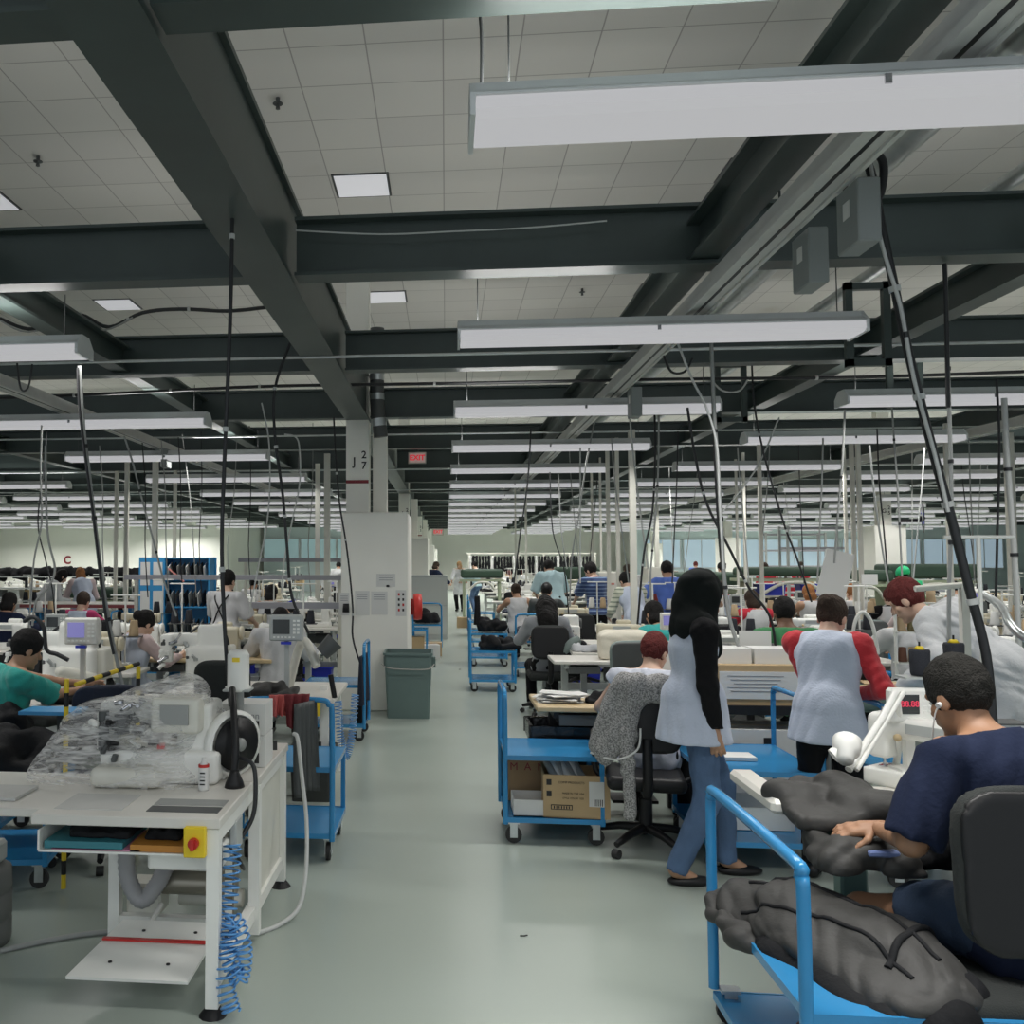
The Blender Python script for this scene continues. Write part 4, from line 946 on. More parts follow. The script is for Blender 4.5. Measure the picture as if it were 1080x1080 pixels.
# ---------- carts on the column side ----------
CARTP=cart_proto('trolley','blue steel trolley with an empty glossy top shelf at aisle edge','' and 0 or .60,.52,.52,.17,.95,loc=(.67,6.08,0),r=.018) if False else cart_proto('trolley','blue steel trolley with empty glossy top shelf and cartons below, at aisle',w=.60,d=.56,zt=.54,zl=.16,hh=.93,loc=(.66,6.08,0),r=.016)
dup(CARTP,(-.93,5.66,0),PI/2+.0,'blue trolley with maroon cloth on its handle between machine bench and basket')
heap('hanging_cloth','dark grey cloth with maroon edge hanging from the trolley handle',(.12,.34,.52),DGREY,5,loc=(-.80,5.32,.45),h=.012,amp=.008,fr=14,n=3) if False else None
def drape(name,label,c,w,hgt,m,lean=0,seed=1,th=.012,rz=0,fold=(.012,22),cat='cloth',par=None):
    """cloth hanging vertically from a rail"""
    N=18;M=16; vs=[];rs=np.random.RandomState(seed); ph=rs.rand(4)*6
    for j in range(M+1):
        for i in range(N+1):
            u=i/N-.5; v=j/M; x=u*w*(1-.25*v*(seed%2)); y=fold[0]*math.sin(u*fold[1]*w*6+ph[0]+v)*(.3+v)*2+lean*v; z=-v*hgt-(.10*hgt*abs(u)*(1 if seed%3 else -1))*v
            vs.append((x,y,z))
    fs=[(j*(N+1)+i,j*(N+1)+i+1,(j+1)*(N+1)+i+1,(j+1)*(N+1)+i) for j in range(M) for i in range(N)]
    b=len(vs); vs+=[(x,y+th,z) for x,y,z in vs]; fs+=[(d+b,c_+b,b_+b,a+b) for a,b_,c_,d in list(fs)]
    for i in range(N): fs.append((i,b+i,b+i+1,i+1)); k=M*(N+1)+i; fs.append((k+1,b+k+1,b+k,k))
    for j in range(M): k=j*(N+1); fs.append((k+N+1,b+k+N+1,b+k,k)); k+=N; fs.append((k,b+k,b+k+N+1,k+N+1))
    return MB().mt(m).add(vs,fs,True).build(name,parent=par,label=label,cat=cat if label else None,loc=c,rot=(0,0,rz))
t=drape('hanging_cloth','long dark grey cloth with maroon trim hanging off the trolley handle',(-.80,5.28,.93),.20,.50,DGREY,seed=2,rz=1.1)
drape('hanging_cloth','maroon cloth with white stitched edge over the trolley handle',(-.86,5.30,.97),.15,.20,mat('maroon_cloth',(.20,.03,.035),.85,bump=.3),seed=3,rz=.3)
drape('hanging_cloth','bright red fabric scrap tucked on the trolley handle',(-.97,5.33,.96),.12,.12,mat('coral_cloth',(.55,.12,.11),.8),seed=5,rz=.3)
bin_proto('waste_basket','black plastic waste basket standing under the screen bench',mat('basket_black',(.03,.033,.03),.5),.28,.24,.38,1.15,'waste basket',loc=(-.98,6.78,0))
# big grey bin
BB=bin_proto('waste_bin','large grey green square waste bin beside the column',BIN,.46,.46,.72,1.14,'waste bin',loc=(-.42,10.42,0))
for s_ in(-1,1): MB().mt(BIN).prism([(-.07,0),(.07,0),(.05,-.12),(-.05,-.12)],s_*.26-.02,s_*.26+.04,'x',(0,0,.66)).build('grip_handle',parent=BB)
MB().mt(mat('wire_rope',(.4,.38,.35),.6)).tube(arc([(-.29,-.24,.60),(-.22,-.285,.56),(0,-.29,.545),(.22,-.285,.55),(.29,-.24,.60)],5),.006).build('wire',parent=BB)
# ---------- cart C contents ----------
CTN=box_proto('carton','open cardboard carton of paper rolls with a white label, on trolley shelf',.40,.30,.26,CARD,(.80,5.96,.165),-.06,True,'box')
for k in range(7):
    a=-.14+.047*k; MB().mt(PAPER if k%2 else GREYPL).cyl((.76+a*.6,5.88+.02*(k%3),.38),(.72+a*.6,6.04,.46+.008*(k%3)),.024,n=12).build('paper_roll',label='rolled striped paper poking out of the open carton, number %s from trolley handle'%ORD[k],cat='paper roll',group='rolled papers in the carton')
pr_=CTN
bx('shipping_label',(.12,-.153,.15),(.09,.004,.15),PAPER,pr_)
for k in range(5): bx('bar_mark',(.105+.012*k,-.1555,.10),(.005,.002,.04),INK,pr_)
for (x,z,s_,tx) in ((-.03,.215,.019,'COMP PRODUCTS'),(-.02,.15,.016,'MADE IN THE USA'),(-.02,.12,.014,'STYLE  COLOR  SIZE')): text('print',tx,s_,(x,-.152,z),(PI/2,0,0),INK,pr_,ext=.0006)
for k,(x,z) in enumerate(((-.165,.215),(-.165,.145))): bx('logo',(x,-.152,z),(.03,.002,.034),INK,pr_)
bx('print_frame',(-.09,-.152,.065),(.13,.002,.03),INK,pr_); bx('print_frame',(-.09,-.1535,.065),(.12,.002,.02),CARD,pr_)
for k in range(7): bx('bar_mark',(-.135+.015*k,-.155,.065),(.007,.002,.016),INK,pr_)
tc_=box_proto('carton','tall brown carton with red lettering at the back of trolley shelf',.46,.10,.34,CARD2,(.62,6.25,.165),0,False,'box')
text('lettering','M  A  M',.07,(-.09,-.0515,.22),(PI/2,0,0),MAROON,tc_,ext=.0005)
box_proto('carton','low white open tray box on the trolley bottom shelf near handle',.22,.24,.10,PAPER,(.52,5.95,.165),.0,True,'box')
BG=bin_proto('bagged_bin','black bin liner bin standing behind the empty trolley shelf',mat('bin_dark',(.02,.02,.022),.4),.44,.36,.60,1.1,'waste bin',liner=BBAG,loc=(.82,6.62,0))
# ---------- trolley at lower right ----------
CR=cart_proto('trolley','blue trolley carrying the grey garment bag, beside seated man in navy',w=.72,d=.95,zt=.47,zl=.10,hh=.87,loc=(1.37,3.24,0),r=.020)
t=thing('garment_bag','grey and black panelled garment bag slumped across the trolley','bag',(1.26,3.23,.478))
ZA=(0,0,1)
pr=[rc((-.20,.32,.06),(-.05,.12,.09),.10,.15,.75,ZA),rc((-.05,.12,.09),(.12,-.15,.08),.15,.16,.72,ZA),rc((.12,-.15,.08),(.19,-.36,.03),.16,.13,.72,ZA),rc((-.12,.0,.04),(.06,-.38,-.01),.12,.13,.7,ZA),rc((-.27,.25,.02),(-.20,.1,.01),.07,.07,.8,ZA)]

from mathutils.bvhtree import BVHTree
BAGV=solid(pr,.05,fold=(.012,19,4,(.5,0,0)),h=.009)
BV=BVHTree.FromPolygons([tuple(q) for q in BAGV[0]],[tuple(q) for q in BAGV[1]])
def bag_strip(name,pts,r,m):
    P=[]
    for q in arc(pts,10):
        hit=BV.ray_cast(Vector((q.x,q.y,1)),Vector((0,0,-1)))
        if hit[0] is not None: P.append(hit[0]+Vector((0,0,.001)))
    MB().mt(m).tube(P,r,8).build(name,parent=t)
link('bag_body',BAGV,GREYF,t)
bag_strip('zip_seam',[(-.20,.30,.14),(-.05,.17,.215),(.06,.0,.225),(.14,-.18,.20),(.20,-.36,.12)],.009,BLKF)
bag_strip('zip_seam',[(-.28,.16,.10),(-.14,.0,.165),(.0,-.2,.175),(.08,-.42,.12)],.009,BLKF)
link('side_panel',solid([rc((-.20,.0,-.02),(.0,-.40,-.06),.085,.11,.8,ZA),rc((.0,-.3,-.05),(.16,-.45,-.04),.09,.10,.8,ZA)],.05,fold=(.014,20,6),h=.010),BLKF,t)
link('end_cap',solid([rc((.20,-.28,.05),(.24,-.36,.02),.10,.10,.9,ZA)],.03,fold=(.008,25,7),h=.012),BLKF,t)
link('stripe_panel',solid([rc((.10,-.24,.075),(.20,-.22,.06),.105,.11,.85,ZA)],.03,cut=[((0,-.26,0),(0,-1,0)),((0,-.20,0),(0,1,0))],h=.010),BLKF,t)
t.scale=(.86,.92,.74)
bag_strip('black_band',[(.31,-.14,.1),(.24,-.20,.1),(.12,-.28,.1),(.03,-.36,.1)],.013,BLKF)
link('collar_panel',solid([rc((-.33,.34,.03),(-.14,.36,.06),.04,.05),rc((-.36,.28,.0),(-.30,.08,-.02),.035,.05)],.03,fold=(.020,28,8),h=.009),GREYF,t)
reg(t)
for k in range(16):
    x=1.675; y=3.42-.030*k; a=random.uniform(-.5,.5); c=Vector((x,y,.478))
    mb=MB().mt(PAPER if k%3 else CHROME); mb.cyl(c+Vector((-.03*math.cos(a),-.02*math.sin(a),.010)),c+Vector((.03*math.cos(a),.02*math.sin(a),.010)),.009,n=8); mb.build('bobbin',label='small metal clip in the row along trolley edge, %s from its far corner'%ORD[k],cat='clip',group='metal clips along the trolley edge')
# red crate under bag
BRD=bin_proto('crate','red plastic crate on the bottom shelf under the garment bag',RED,.46,.36,.20,1.1,'crate',loc=(1.52,3.14,.11))
bx('paper_sheet',(1.28,3.05,.106),(.20,.22,.003),PAPER,label='white sheet on the bottom shelf beside the red crate',cat='paper')
for k in range(3): MB().mt((YEL,BLACK,DGREY)[k]).tube(arc([(1.40+.08*k,3.0,.2),(1.46+.07*k,3.12,.28),(1.50+.07*k,3.25,.2)],5),.012).build('tool',label=('yellow','black','dark grey')[k]+' tool lying in the red crate under the bag',cat='tool')
# ---------- sewing bench of the man in navy ----------
t=thing('sewing_bench','white cantilever sewing bench in front of the man in navy','table',(1.55,3.75,0))
mb=MB().mt(LAM).prism([(-.28,.34),(.55,.34),(.55,-.14),(.10,-.30),(-.02,-.30),(-.10,-.10),(-.28,.0)],.765,.80,'z'); mb.build('tabletop',parent=t)
bx('armrest_slab',(-.30,.10,.83),(.10,.52,.055),LAM,t,bev=.015); 
MB().mt(TABGRN).box((-.02,-.02,.42),(.10,.08,.68),bev=.01).box((-.02,0,.72),(.3,.3,.06),bev=.02).build('pedestal',parent=t)
bx('foot_rail',(.1,0,.05),(.6,.08,.06),LGREY,t); bx('foot_rail',(.1,.3,.05),(.08,.5,.06),LGREY,t)
reg(t)
heap('fabric_bundle','dark grey fabric bundle draped over the white bench end',(.44,.46,.16),GREYF,12,loc=(1.42,3.60,.80),h=.009,amp=.020,fr=17)
heap('fabric_bundle','dark grey fabric roll hanging over the lower bench ledge',(.34,.24,.14),GREYF,13,loc=(1.42,3.36,.70),h=.009,amp=.022,fr=26)
heap('fabric_bundle','black fabric under the hands of the man in navy',(.22,.2,.12),BLKF,14,loc=(1.66,3.42,.70),h=.009,amp=.022,fr=26)
heap('fabric_piece','grey folded collar piece lying on the white bench',(.26,.2,.05),mat('mid_grey_fabric',(.16,.165,.19),.7,bump=.4,bscale=40),15,loc=(1.70,3.72,.80),h=.008,amp=.012,fr=24,n=3)
MB().mt(mat('spectacle_blue',(.15,.2,.4),.3)).box((1.44,3.28,.775),(.10,.08,.02),bev=.005).build('magnifier',label='small blue glass presser tool at the hands of the seated man',cat='tool')
# machine in front of man
mm=machine_proto('sewing_machine','white sewing machine with blue badge in front of man in navy',WHITE,loc=(1.98,4.02,.80),rz=-.9)
t=panel_proto('control_unit','grey control panel with red digits above the navy man sewing machine',SCR2,WHITE,.22,.72); t.location=(1.93,4.08,.86); t.rotation_euler=(0,0,.1)
text('digits','88.88',.035,(-.02,-.033,.29),(PI/2,0,0),mat('led_red',(.6,.03,.06),.4,emit=(.9,.1,.2),estr=.35),t)
# lamp arm
t=thing('work_lamp','cream articulated work lamp with round head by man in navy','work lamp',(1.80,4.15,.80))
q=[at(895,812,3.75)-Vector((1.80,4.15,.80)),at(930,758,3.9)-Vector((1.80,4.15,.80)),at(945,730,4.0)-Vector((1.80,4.15,.80)),at(950,770,4.1)-Vector((1.80,4.15,.80)),Vector((.12,.05,.05))]
MB().mt(WHITE).tube(q[:3],.014,8).build('lamp_arm',parent=t); MB().mt(WHITE).tube([q[0]+Vector((.03,0,.0)),q[2]+Vector((.03,0,0))],.009,8).build('lamp_arm',parent=t); MB().mt(WHITE).tube([q[2],q[3],q[4]],.014,8).build('lower_arm',parent=t)
hc=at(893,788,3.7)-Vector((1.80,4.15,.80)); MB().mt(WHITE).lathe([(0,.075),(.028,.072),(.034,.03),(.048,.02),(.052,-.03),(.046,-.034),(0,-.03)],hc,20,(2.3,.6,0)).build('lamp_head',parent=t); MB().mt(WHITE).cyl(hc,hc+Vector((-.05,0,-.035)),.028,n=14).build('lamp_socket',parent=t); MB().mt(WHITE).cyl((.12,.05,0),(.12,.05,.07),.03).build('clamp',parent=t)
# two thread cones + stand near man
t=stand_proto('thread_stand','white thread stand pole behind the man in navy',(),1.1); t.location=(2.26,4.15,.80-.0); t.rotation_euler=(0,0,0); t.scale=(1,1,.95)
for (px,py,lab) in ((970,697,'black thread cone with yellow top beside the seated man head'),(1006,690,'black thread cone with yellow top half hidden by seated man head')):
    p=at(px,py,4.1); t=thing('thread_cone',lab,'thread cone',(p.x,p.y,p.z-.06)); MB().mt(PCON).lathe([(0,0),(.033,0),(.037,.01),(.040,.10),(.036,.108),(0,.108)],(0,0,0),18).build('wound_thread',parent=t); MB().mt(YEL).lathe([(0,.108),(.022,.108),(.012,.122),(0,.122)],(0,0,0),14).build('cone_tip',parent=t); MB().mt(BLACK).cyl((0,0,.12),(0,0,.14),.004).build('pin',parent=t)
    bx('spool_shelf',(p.x,p.y,p.z-.068),(.16,.1,.008),LGREY,label='small grey spool shelf under the black cone %s'%('beside' if px<980 else 'behind')+' the seated man',cat='shelf')
# chair of navy man
CH1=chair_proto('office_chair','large dark grey office chair of the man in navy',CHAIRF,loc=(1.665,2.99,0),rz=.02,sz=.50,bh=.46,bw=.54)
# ---------- people near ----------
def toL(loc,rz,S,wv):
    v=Vector(wv)-Vector(loc); v.rotate(Euler((0,0,-rz))); return tuple(v/S)
l=(1.76,3.10,0); r_=.42
person('seated man in navy T-shirt and shorts with white earbud, sewing grey fabric',l,r_,1.02,seat=.55,lean=.10,hunch=.12,turn=-.02,nod=.30,hands=(toL(l,r_,1.02,(1.60,3.52,.86)),toL(l,r_,1.02,(1.45,3.32,.84))),feet=((.16,.50,.09),toL(l,r_,1.02,(1.32,3.34,.13))),skin='brown',hair=('short','greyblack'),top=('shirt',NAVY,.5),legs=(DDEN,'short'),fat=1.12,detail=1,curl=.55,handdir=(None,(-.8,.5,-.1)),pal=((0,0,-1),(.1,.2,-1)))
i_=T_info['person']; T_=bpy.data.objects['person']; e=i_['H'](-.082,.0,-.01)
MB().mt(PAPER).tube(arc([e,e+Vector((-.004,.015,-.03)),e+Vector((.0,.03,-.10)),i_['nb']+Vector((-.05,.13,-.06)),i_['chest']+Vector((0,.17,-.1))],5),.0025,6).cyl(e,e+Vector((-.012,.0,-.004)),.009,n=10).build('earbud_cord',parent=T_,label='white earbud with cord')
p=i_['arms'][1][2]; 
l=(1.36,5.28,0); r_=-1.5
person('standing woman in black headscarf, pale blue smock and jeans in the aisle',l,r_,.985,feet=((.09,-.14,.08),(-.09,.20,.08)),hands=((.19,.06,.755),(-.16,.16,.80)),lean=.02,turn=-.06,nod=.12,skin='tan',hair=('hijab',HIJ),top=('smock',SMOCK,0,-.16),under=BLKC,legs=(DENIM,'long'),shoes='flats',fat=.97,detail=1,curl=.5,handdir=((.02,.10,-1),None),pal=((-.9,.35,0),None))
i_=T_info['person.001']; a,e,w_=i_['arms'][0]; MB().mt(BLACK).lathe([(.032,-.006),(.036,-.006),(.036,.006),(.032,.006)],w_+(e-w_)*.12,18,tuple((e-w_).to_track_quat('Z','Y').to_euler())).build('bracelet',parent=bpy.data.objects['person.001'])
l=(1.27,6.0,0); r_=-.40
person('seated woman with short auburn hair in white smock, grey cardigan on her chair',l,r_,.97,seat=.46,lean=.12,turn=-.35,nod=.35,hands=((.16,.45,.84),(-.26,.36,.82)),skin='light',hair=('short','auburn'),top=('smock',mat('cloth_smock_pale',(.58,.60,.68),.85,bump=.25,bscale=60),.06,-.05),legs=(BLKC,'long'),detail=1,curl=.4)
l=(2.10,5.36,0); r_=-.45
person('standing woman in blue grey smock with red sleeves holding a trolley handle',l,r_,.93,lean=.13,hunch=.16,turn=-.30,nod=.38,hands=(toL(l,r_,.93,(2.32,5.5,.985)),(-.02,.26,1.05)),elb=(.6,-.1),skin='light',hair=('bun','brown'),top=('smock',SMOCK,0,-.12),under=REDC,legs=(BLKC,'long'),detail=1,curl=.7)
l=(3.40,6.1,0); r_=.85
person('standing person in long white lab coat bending over the green bench',l,r_,1.07,lean=.48,hunch=.3,turn=.1,nod=.3,hands=(toL(l,r_,1.07,(3.0,6.35,.95)),toL(l,r_,1.07,(2.85,6.1,.95))),skin='light',hair=('short','auburn'),top=('coat',SMOCKW,1,-.42),legs=(BLKC,'long'),fat=1.05)
# cardigan over her chair + chair
CH2=chair_proto('office_chair','black office chair with grey cardigan over its back',BLACK,loc=(1.20,5.80,0),rz=-.15,sz=.46,bh=.40,bw=.40,arms=True)
def m_knit(m,nt,b):
    tc=nt.nodes.new('ShaderNodeTexCoord'); n=nt.nodes.new('ShaderNodeTexNoise'); n.inputs['Scale'].default_value=120; nt.links.new(tc.outputs['Object'],n.inputs['Vector'])
    r=nt.nodes.new('ShaderNodeValToRGB'); r.color_ramp.elements[0].position=.35; r.color_ramp.elements[1].position=.65; r.color_ramp.elements[0].color=(.12,.12,.12,1); r.color_ramp.elements[1].color=(.42,.41,.40,1)
    nt.links.new(n.outputs['Fac'],r.inputs[0]); nt.links.new(r.outputs[0],b.inputs['Base Color'])
KNIT=mat('marled_knit',(.3,.3,.3),.9,fn=m_knit)
t=thing('cardigan','marled grey knit cardigan hung over the black chair back','cardigan',(1.18,5.53,.0),-.15)
link('cardigan_body',solid([rc((-.16,0,1.02),(.17,0,1.02),.055,.055),rc((-.20,-.02,.98),(-.26,-.03,.66),.05,.09,.55),rc((-.10,-.03,1.0),(-.16,-.05,.72),.06,.08,.5),rc((.15,-.02,1.0),(.20,-.03,.82),.05,.05,.6),rc((-.1,-.04,1.0),(.1,-.04,.98),.07,.07,.6)],.04,fold=(.010,24,3,(0,0,1)),h=.010),KNIT,t)
link('sleeve',solid([rc((-.14,-.07,.75),(-.12,-.06,.28),.045,.035,.6)],.02,fold=(.006,30,3),h=.009),KNIT,t)
MB().mt(PAPER).tube(arc([(-.34,-.04,.62),(-.2,-.10,.60),(-.08,-.09,.66),(-.06,-.08,.78)],6),.006).build('white_trim',parent=t)
reg(t)
# her bench
t=table_proto('sewing_table','wooden sewing bench with envelopes in front of auburn woman',1.35,.60,.76,WOOD,BLACK,loc=(1.28,6.62,0)); 
heap('paper_stack','fan of white envelopes piled on the end of the wooden bench',(.30,.30,.06),PAPER,21,cat='paper',loc=(.78,6.62,.76),h=.01,amp=.004,fr=40) if False else None
for k in range(9):
    bx('envelope',(.80+random.uniform(-.05,.05),6.58+random.uniform(-.05,.05),.765+.007*k),(.28,.16,.004),PAPER,label='white envelope in the loose pile on wooden bench end, %s from the bottom'%ORD[k],cat='envelope',group='envelopes on the wooden bench',rot=(random.uniform(-.02,.02),random.uniform(-.03,.03),random.uniform(-.5,.5)))
heap('fabric_scrap','crumpled black mesh scrap on the wooden bench',(.26,.18,.07),BLKF,22,loc=(1.08,6.56,.76),h=.009,amp=.012,fr=30)
# ---------- rear right trolley, boxes ----------
CQ=cart_proto('trolley','blue trolley with glossy empty shelf between headscarf woman and red sleeved woman',w=.64,d=.80,zt=.56,zl=.17,hh=.93,r=.016,loc=(1.77,5.80,0),rz=PI)
CD=cart_proto('trolley','blue trolley with its handle held by the woman with red sleeves',w=.55,d=.62,zt=.60,zl=.2,hh=.96,r=.018,loc=(2.62,5.52,0),rz=0)
bx('magazine',(1.72,5.75,.573),(.2,.16,.02),PAPER,label='stack of papers on the glossy trolley shelf behind headscarf woman',cat='papers')
bx('white_case',(1.78,5.8,.24),(.46,.34,.13),WHITE,label='white flat case on the lower shelf of the glossy trolley',cat='case')
t=thing('equipment_table','black framed table holding white file boxes','table',(2.06,6.55,0)); bx('tabletop',(0,0,.76),(1.05,.5,.06),BLACK,t)
for a in(-1,1):
    for b in(-1,1): bx('leg',(a*.48,b*.21,.37),(.06,.06,.73),BLACK,t)
bx('lower_shelf',(0,0,.2),(.95,.45,.03),BLACK,t)
t=box_proto('file_box','wide cardboard box with white printed label on black framed table',.62,.34,.26,CARD,(2.05,6.50,.79),0,False); bx('label_sheet',(0,-.173,.13),(.50,.004,.18),PAPER,t)
for k in range(5): bx('print_line',(-.02,-.1755,.19-.025*k),(.36-.04*(k%3),.002,.005),GINK,t)
for k in range(2): bx('paper_block',(1.9+.3*k,6.55,1.065+.03),(.28,.24,.11),PAPER,label='block of white paper on the cardboard box, %s from headscarf woman'%ORD[k],cat='paper')
t=box_proto('file_box','large white archive box on lower shelf of black framed table',.70,.36,.42,PAPER,(2.07,6.48,.215),0,False); bx('hand_slot',(.02,-.182,.30),(.05,.004,.14),BLACK,t)
bx('cream_box',(1.62,6.9,.98),(.20,.2,.34),PAPER,label='tall cream box standing behind the black framed table end',cat='box')
# ---------- mid and far work rows ----------
TB=table_proto('sewing_table','white sewing table with steel legs, proto',1.15,.55,.76,LAM,LGREY,loc=(1.62,9.45,0))
TB['label']='white sewing table end with cream covered machine on it'
MC=machine_proto('sewing_machine','white lockstitch sewing machine on table, proto',WHITE,loc=(2.75,10.9,.76)); OV=overlock_proto('sewing_machine','white overlock sewing machine, proto'); 
MC2=machine_proto('sewing_machine','cream sewing machine, proto',mat('cream_enamel',(.60,.55,.42),.4),loc=(0,0,0))
ST=stand_proto('thread_stand','thread stand, proto'); ST2=stand_proto('thread_stand','thread stand, proto',(PAPER,mat('cone_tan',(.45,.33,.2),.8)),.66)
PNL=panel_proto('control_unit','control panel proto'); PNL2=panel_proto('control_unit','control panel proto',SCR,LAM)
CHP=chair_proto('office_chair','chair proto',CHAIRF,sz=.48,bh=.38,bw=.42); CHG=chair_proto('office_chair','grey chair proto',GCHAIR,DGREY,sz=.48,bh=.38,bw=.42)
WIP=[heap('fabric_pile','pile',(.45,.32,.12),BLKF,31,h=.02,amp=.02,fr=22),heap('fabric_pile','pile',(.40,.30,.10),NAVYF,32,h=.02,amp=.02,fr=22),heap('fabric_pile','pile',(.42,.30,.09),mat('pale_fabric',(.45,.46,.48),.8,bump=.4),33,h=.02,amp=.02,fr=22)]
BXP=box_proto('carton','box',.34,.28,.24,CARD); BXW=box_proto('carton','box',.34,.28,.24,PAPER)
TUB=bin_proto('plastic_tote','tote',BLUE2,.42,.3,.2,1.1,'tote')
PRT=[MC,OV,MC2,ST,ST2,PNL,PNL2,CHP,CHG,BXP,BXW,TUB]+WIP
def park(): # the first copy of every kind is moved into use
    pass
USED=set()
def put(pr,loc,rz=0,label='',group=None,scale=None):
    if pr.name not in USED:
        USED.add(pr.name); pr.location=loc; pr.rotation_euler=(0,0,rz); pr['label']=label
        if group: pr['group']=group
        if scale: pr.scale=(scale,)*3
        return pr
    return dup(pr,loc,rz,label,group=group,scale=scale)
USED.add(TB.name)
# --- named stations, open side of the aisle
t=thing('covered_machine','cream fabric dust cover over a machine, red letter D on front','dust cover',(1.78,9.42,.76))
link('fabric_cover',solid([rb((0,0,.14),(.22,.14,.14),.06),rb((.12,0,.08),(.20,.15,.08),.04),rb((-.16,0,.12),(.1,.13,.14),.05)],.05,cut=[((0,0,.004),(0,0,-1))],fold=(.008,16,2,(0,0,1)),h=.014),mat('cream_cloth',(.66,.62,.52),.9,bump=.2),t); text('lettering','D',.06,(.02,-.165,.07),(PI/2,0,0),RED,t,bold=.002)
put(CHG,(1.62,8.75,0),.2,'grey office chair facing the cream covered machine')
put(OV,(1.45,11.3,.76),0,'white overlock machine in front of the long haired woman'); dup(TB,(1.62,11.35,0),0,'white sewing table of the long haired woman')
dup(CHP,(0,0,0)) if False else put(CHP,(1.15,12.0-1.35,0),0,'black office chair of the long haired woman, close to aisle')
put(TUB,(1.45,9.55,.0),0,'deep blue tote on the floor below the cream covered machine'); dup(TUB,(1.95,9.6,0),0,'deep blue tote under the table end near grey chair')
l=(1.15,10.72,0); 
person('seated woman with long black hair in grey top, back turned, close to aisle',l,.05,1,seat=.47,hair=('long','black'),top=('shirt',GREYC,1),hands=((.2,.42,.82),(-.2,.42,.82)),skin='tan',res=1.5,nod=.3,lean=.1)
t=thing('backpack','black backpack with red floral pattern hanging from chair arm','bag',(1.42,10.45,.62))
link('bag_body',solid([rb((0,0,.0),(.15,.09,.17),.06),rc((-.08,0,.15),(.08,0,.17),.07,.06)],.03,fold=(.01,20,3),h=.014),BLKF,t)
for k in range(6): MB().mt(RED if k%2 else mat('flower_pink',(.6,.3,.3),.8)).lathe([(0,0),(.025,0),(.018,.012),(0,.014)],(-.02+.03*(k%3),-.10-.005*(k%2),.06+.06*(k//3)),8,(PI/2,0,0)).build('flower_print',parent=t)
MB().mt(GCHAIR).tube(arc([(-.10,-.05,.10),(-.05,-.08,.2),(.04,-.05,.24)],4),.05).build('scarf_roll',parent=t)
# trolleys by the aisle
cb=dup(CARTP,(.62,12.6,0),0,'blue trolley carrying black garments, beside the aisle beyond the waste bin')
heap('garment_pile','black garments slumped on the trolley beside aisle',(.62,.46,.2),BLKF,41,loc=(.72,12.6,.56),h=.016,amp=.025,fr=16)
for k,(x,y,r_,lab) in enumerate(((-.35,17.5,PI/2,'blue trolley stacked with dark garments by the second column, aisle side'),(-.62,16.2,0,'blue trolley with cartons at the casing past the waste bin'),(.70,15.5,0,'blue trolley holding dark cloth, second along the open side of aisle'),(.75,18.4,0,'blue trolley third along the open side of aisle'),(.8,21.3,0,'blue trolley fourth along the open side of aisle'),(1.3,14.2,PI/2,'blue trolley turned sideways behind long haired woman'),
   (-1.09,9.15,PI,'blue trolley edge on, beside the column casing foot'),(-2.45,5.0,.15,'blue trolley under the wrapped machine, column side'),(-3.0,5.6,.1,'blue trolley with dark cloth beside the teal shirted man'),(-6.2,14.0,0,'blue trolley with dark totes before the two leaning workers'),(-5.5,14.2,PI,'blue trolley beside the tall blue rack'),(3.55,10.2,0,'blue trolley behind the man in green striped shirt'),(4.9,10.6,PI,'blue trolley by the row with the brown thread cones'),(4.75,7.5,0,'blue trolley with dark grey sack at the far edge of green bench'),(5.6,9.6,0,'blue trolley behind the white sleeved worker in black hair'),(2.35,10.8,0,'blue trolley behind turquoise shirted woman'),(6.6,12.4,0,'blue trolley in the rows by the ginger haired worker'))):
    dup(CARTP,(fx(x,y) if x>1.5 else x,y,0),r_,lab)
heap('garment_pile','dark garments heaped on the trolley by second column',(.55,.5,.28),BLKF,42,loc=(-.35,17.5,.56),h=.02,amp=.03,fr=16)
heap('garment_pile','navy garments on the trolley turned sideways',(.5,.45,.18),NAVYF,43,loc=(1.3,14.2,.56),h=.02,amp=.03,fr=16)
heap('garment_pile','dark cloth heaped on the second trolley along aisle',(.5,.4,.22),BLKF,44,loc=(.75,15.5,.56),h=.02,amp=.03,fr=16)
put(BXP,(-.55,16.1,.17),0,'brown carton on the low shelf of the trolley past the waste bin'); dup(BXP,(-.25,16.9,0),0,'brown carton on the floor by the second column'); put(BXW,(-.30,16.45,0),.2,'white carton on the floor beside brown cartons by second column'); dup(BXP,(.42,21.5,.17),0,'brown carton on the fourth trolley along the aisle')
for (x,y,z,r_,m,lab,w_) in ((-.80,9.0,.62,1.5,NAVYF,'dark navy garment hanging on the trolley by the column casing',.4),(-.82,9.1,.42,1.5,BLKF,'black cloth strip hanging low on the trolley by column casing',.3),(.52,15.3,.95,1.2,BLKF,'black strap cloth hanging on the second aisle trolley handle',.2)):
    drape('hanging_cloth',lab,(x,y,z+.2),w_,.45,m,seed=4,rz=r_)
heap('garment_pile','black garments piled on the trolley beside teal shirted man',(.5,.4,.3),BLKF,45,loc=(-2.9,5.6,.56),h=.02,amp=.03,fr=18); heap('garment_pile','black garments with orange strip on the trolley under wrapped machine',(.5,.4,.26),BLKF,46,loc=(-2.35,5.05,.56),h=.02,amp=.03,fr=18)
bx('blue_sheet',(-2.3,5.25,.86),(.34,.2,.02),SKYB,label='bright blue board lying on the black garments by wrapped machine',cat='board')
heap('garment_pile','dark grey sack standing on the trolley past green bench',(.5,.45,.42),GREYF,47,loc=(4.75,7.5,.56),h=.02,amp=.02,fr=14)
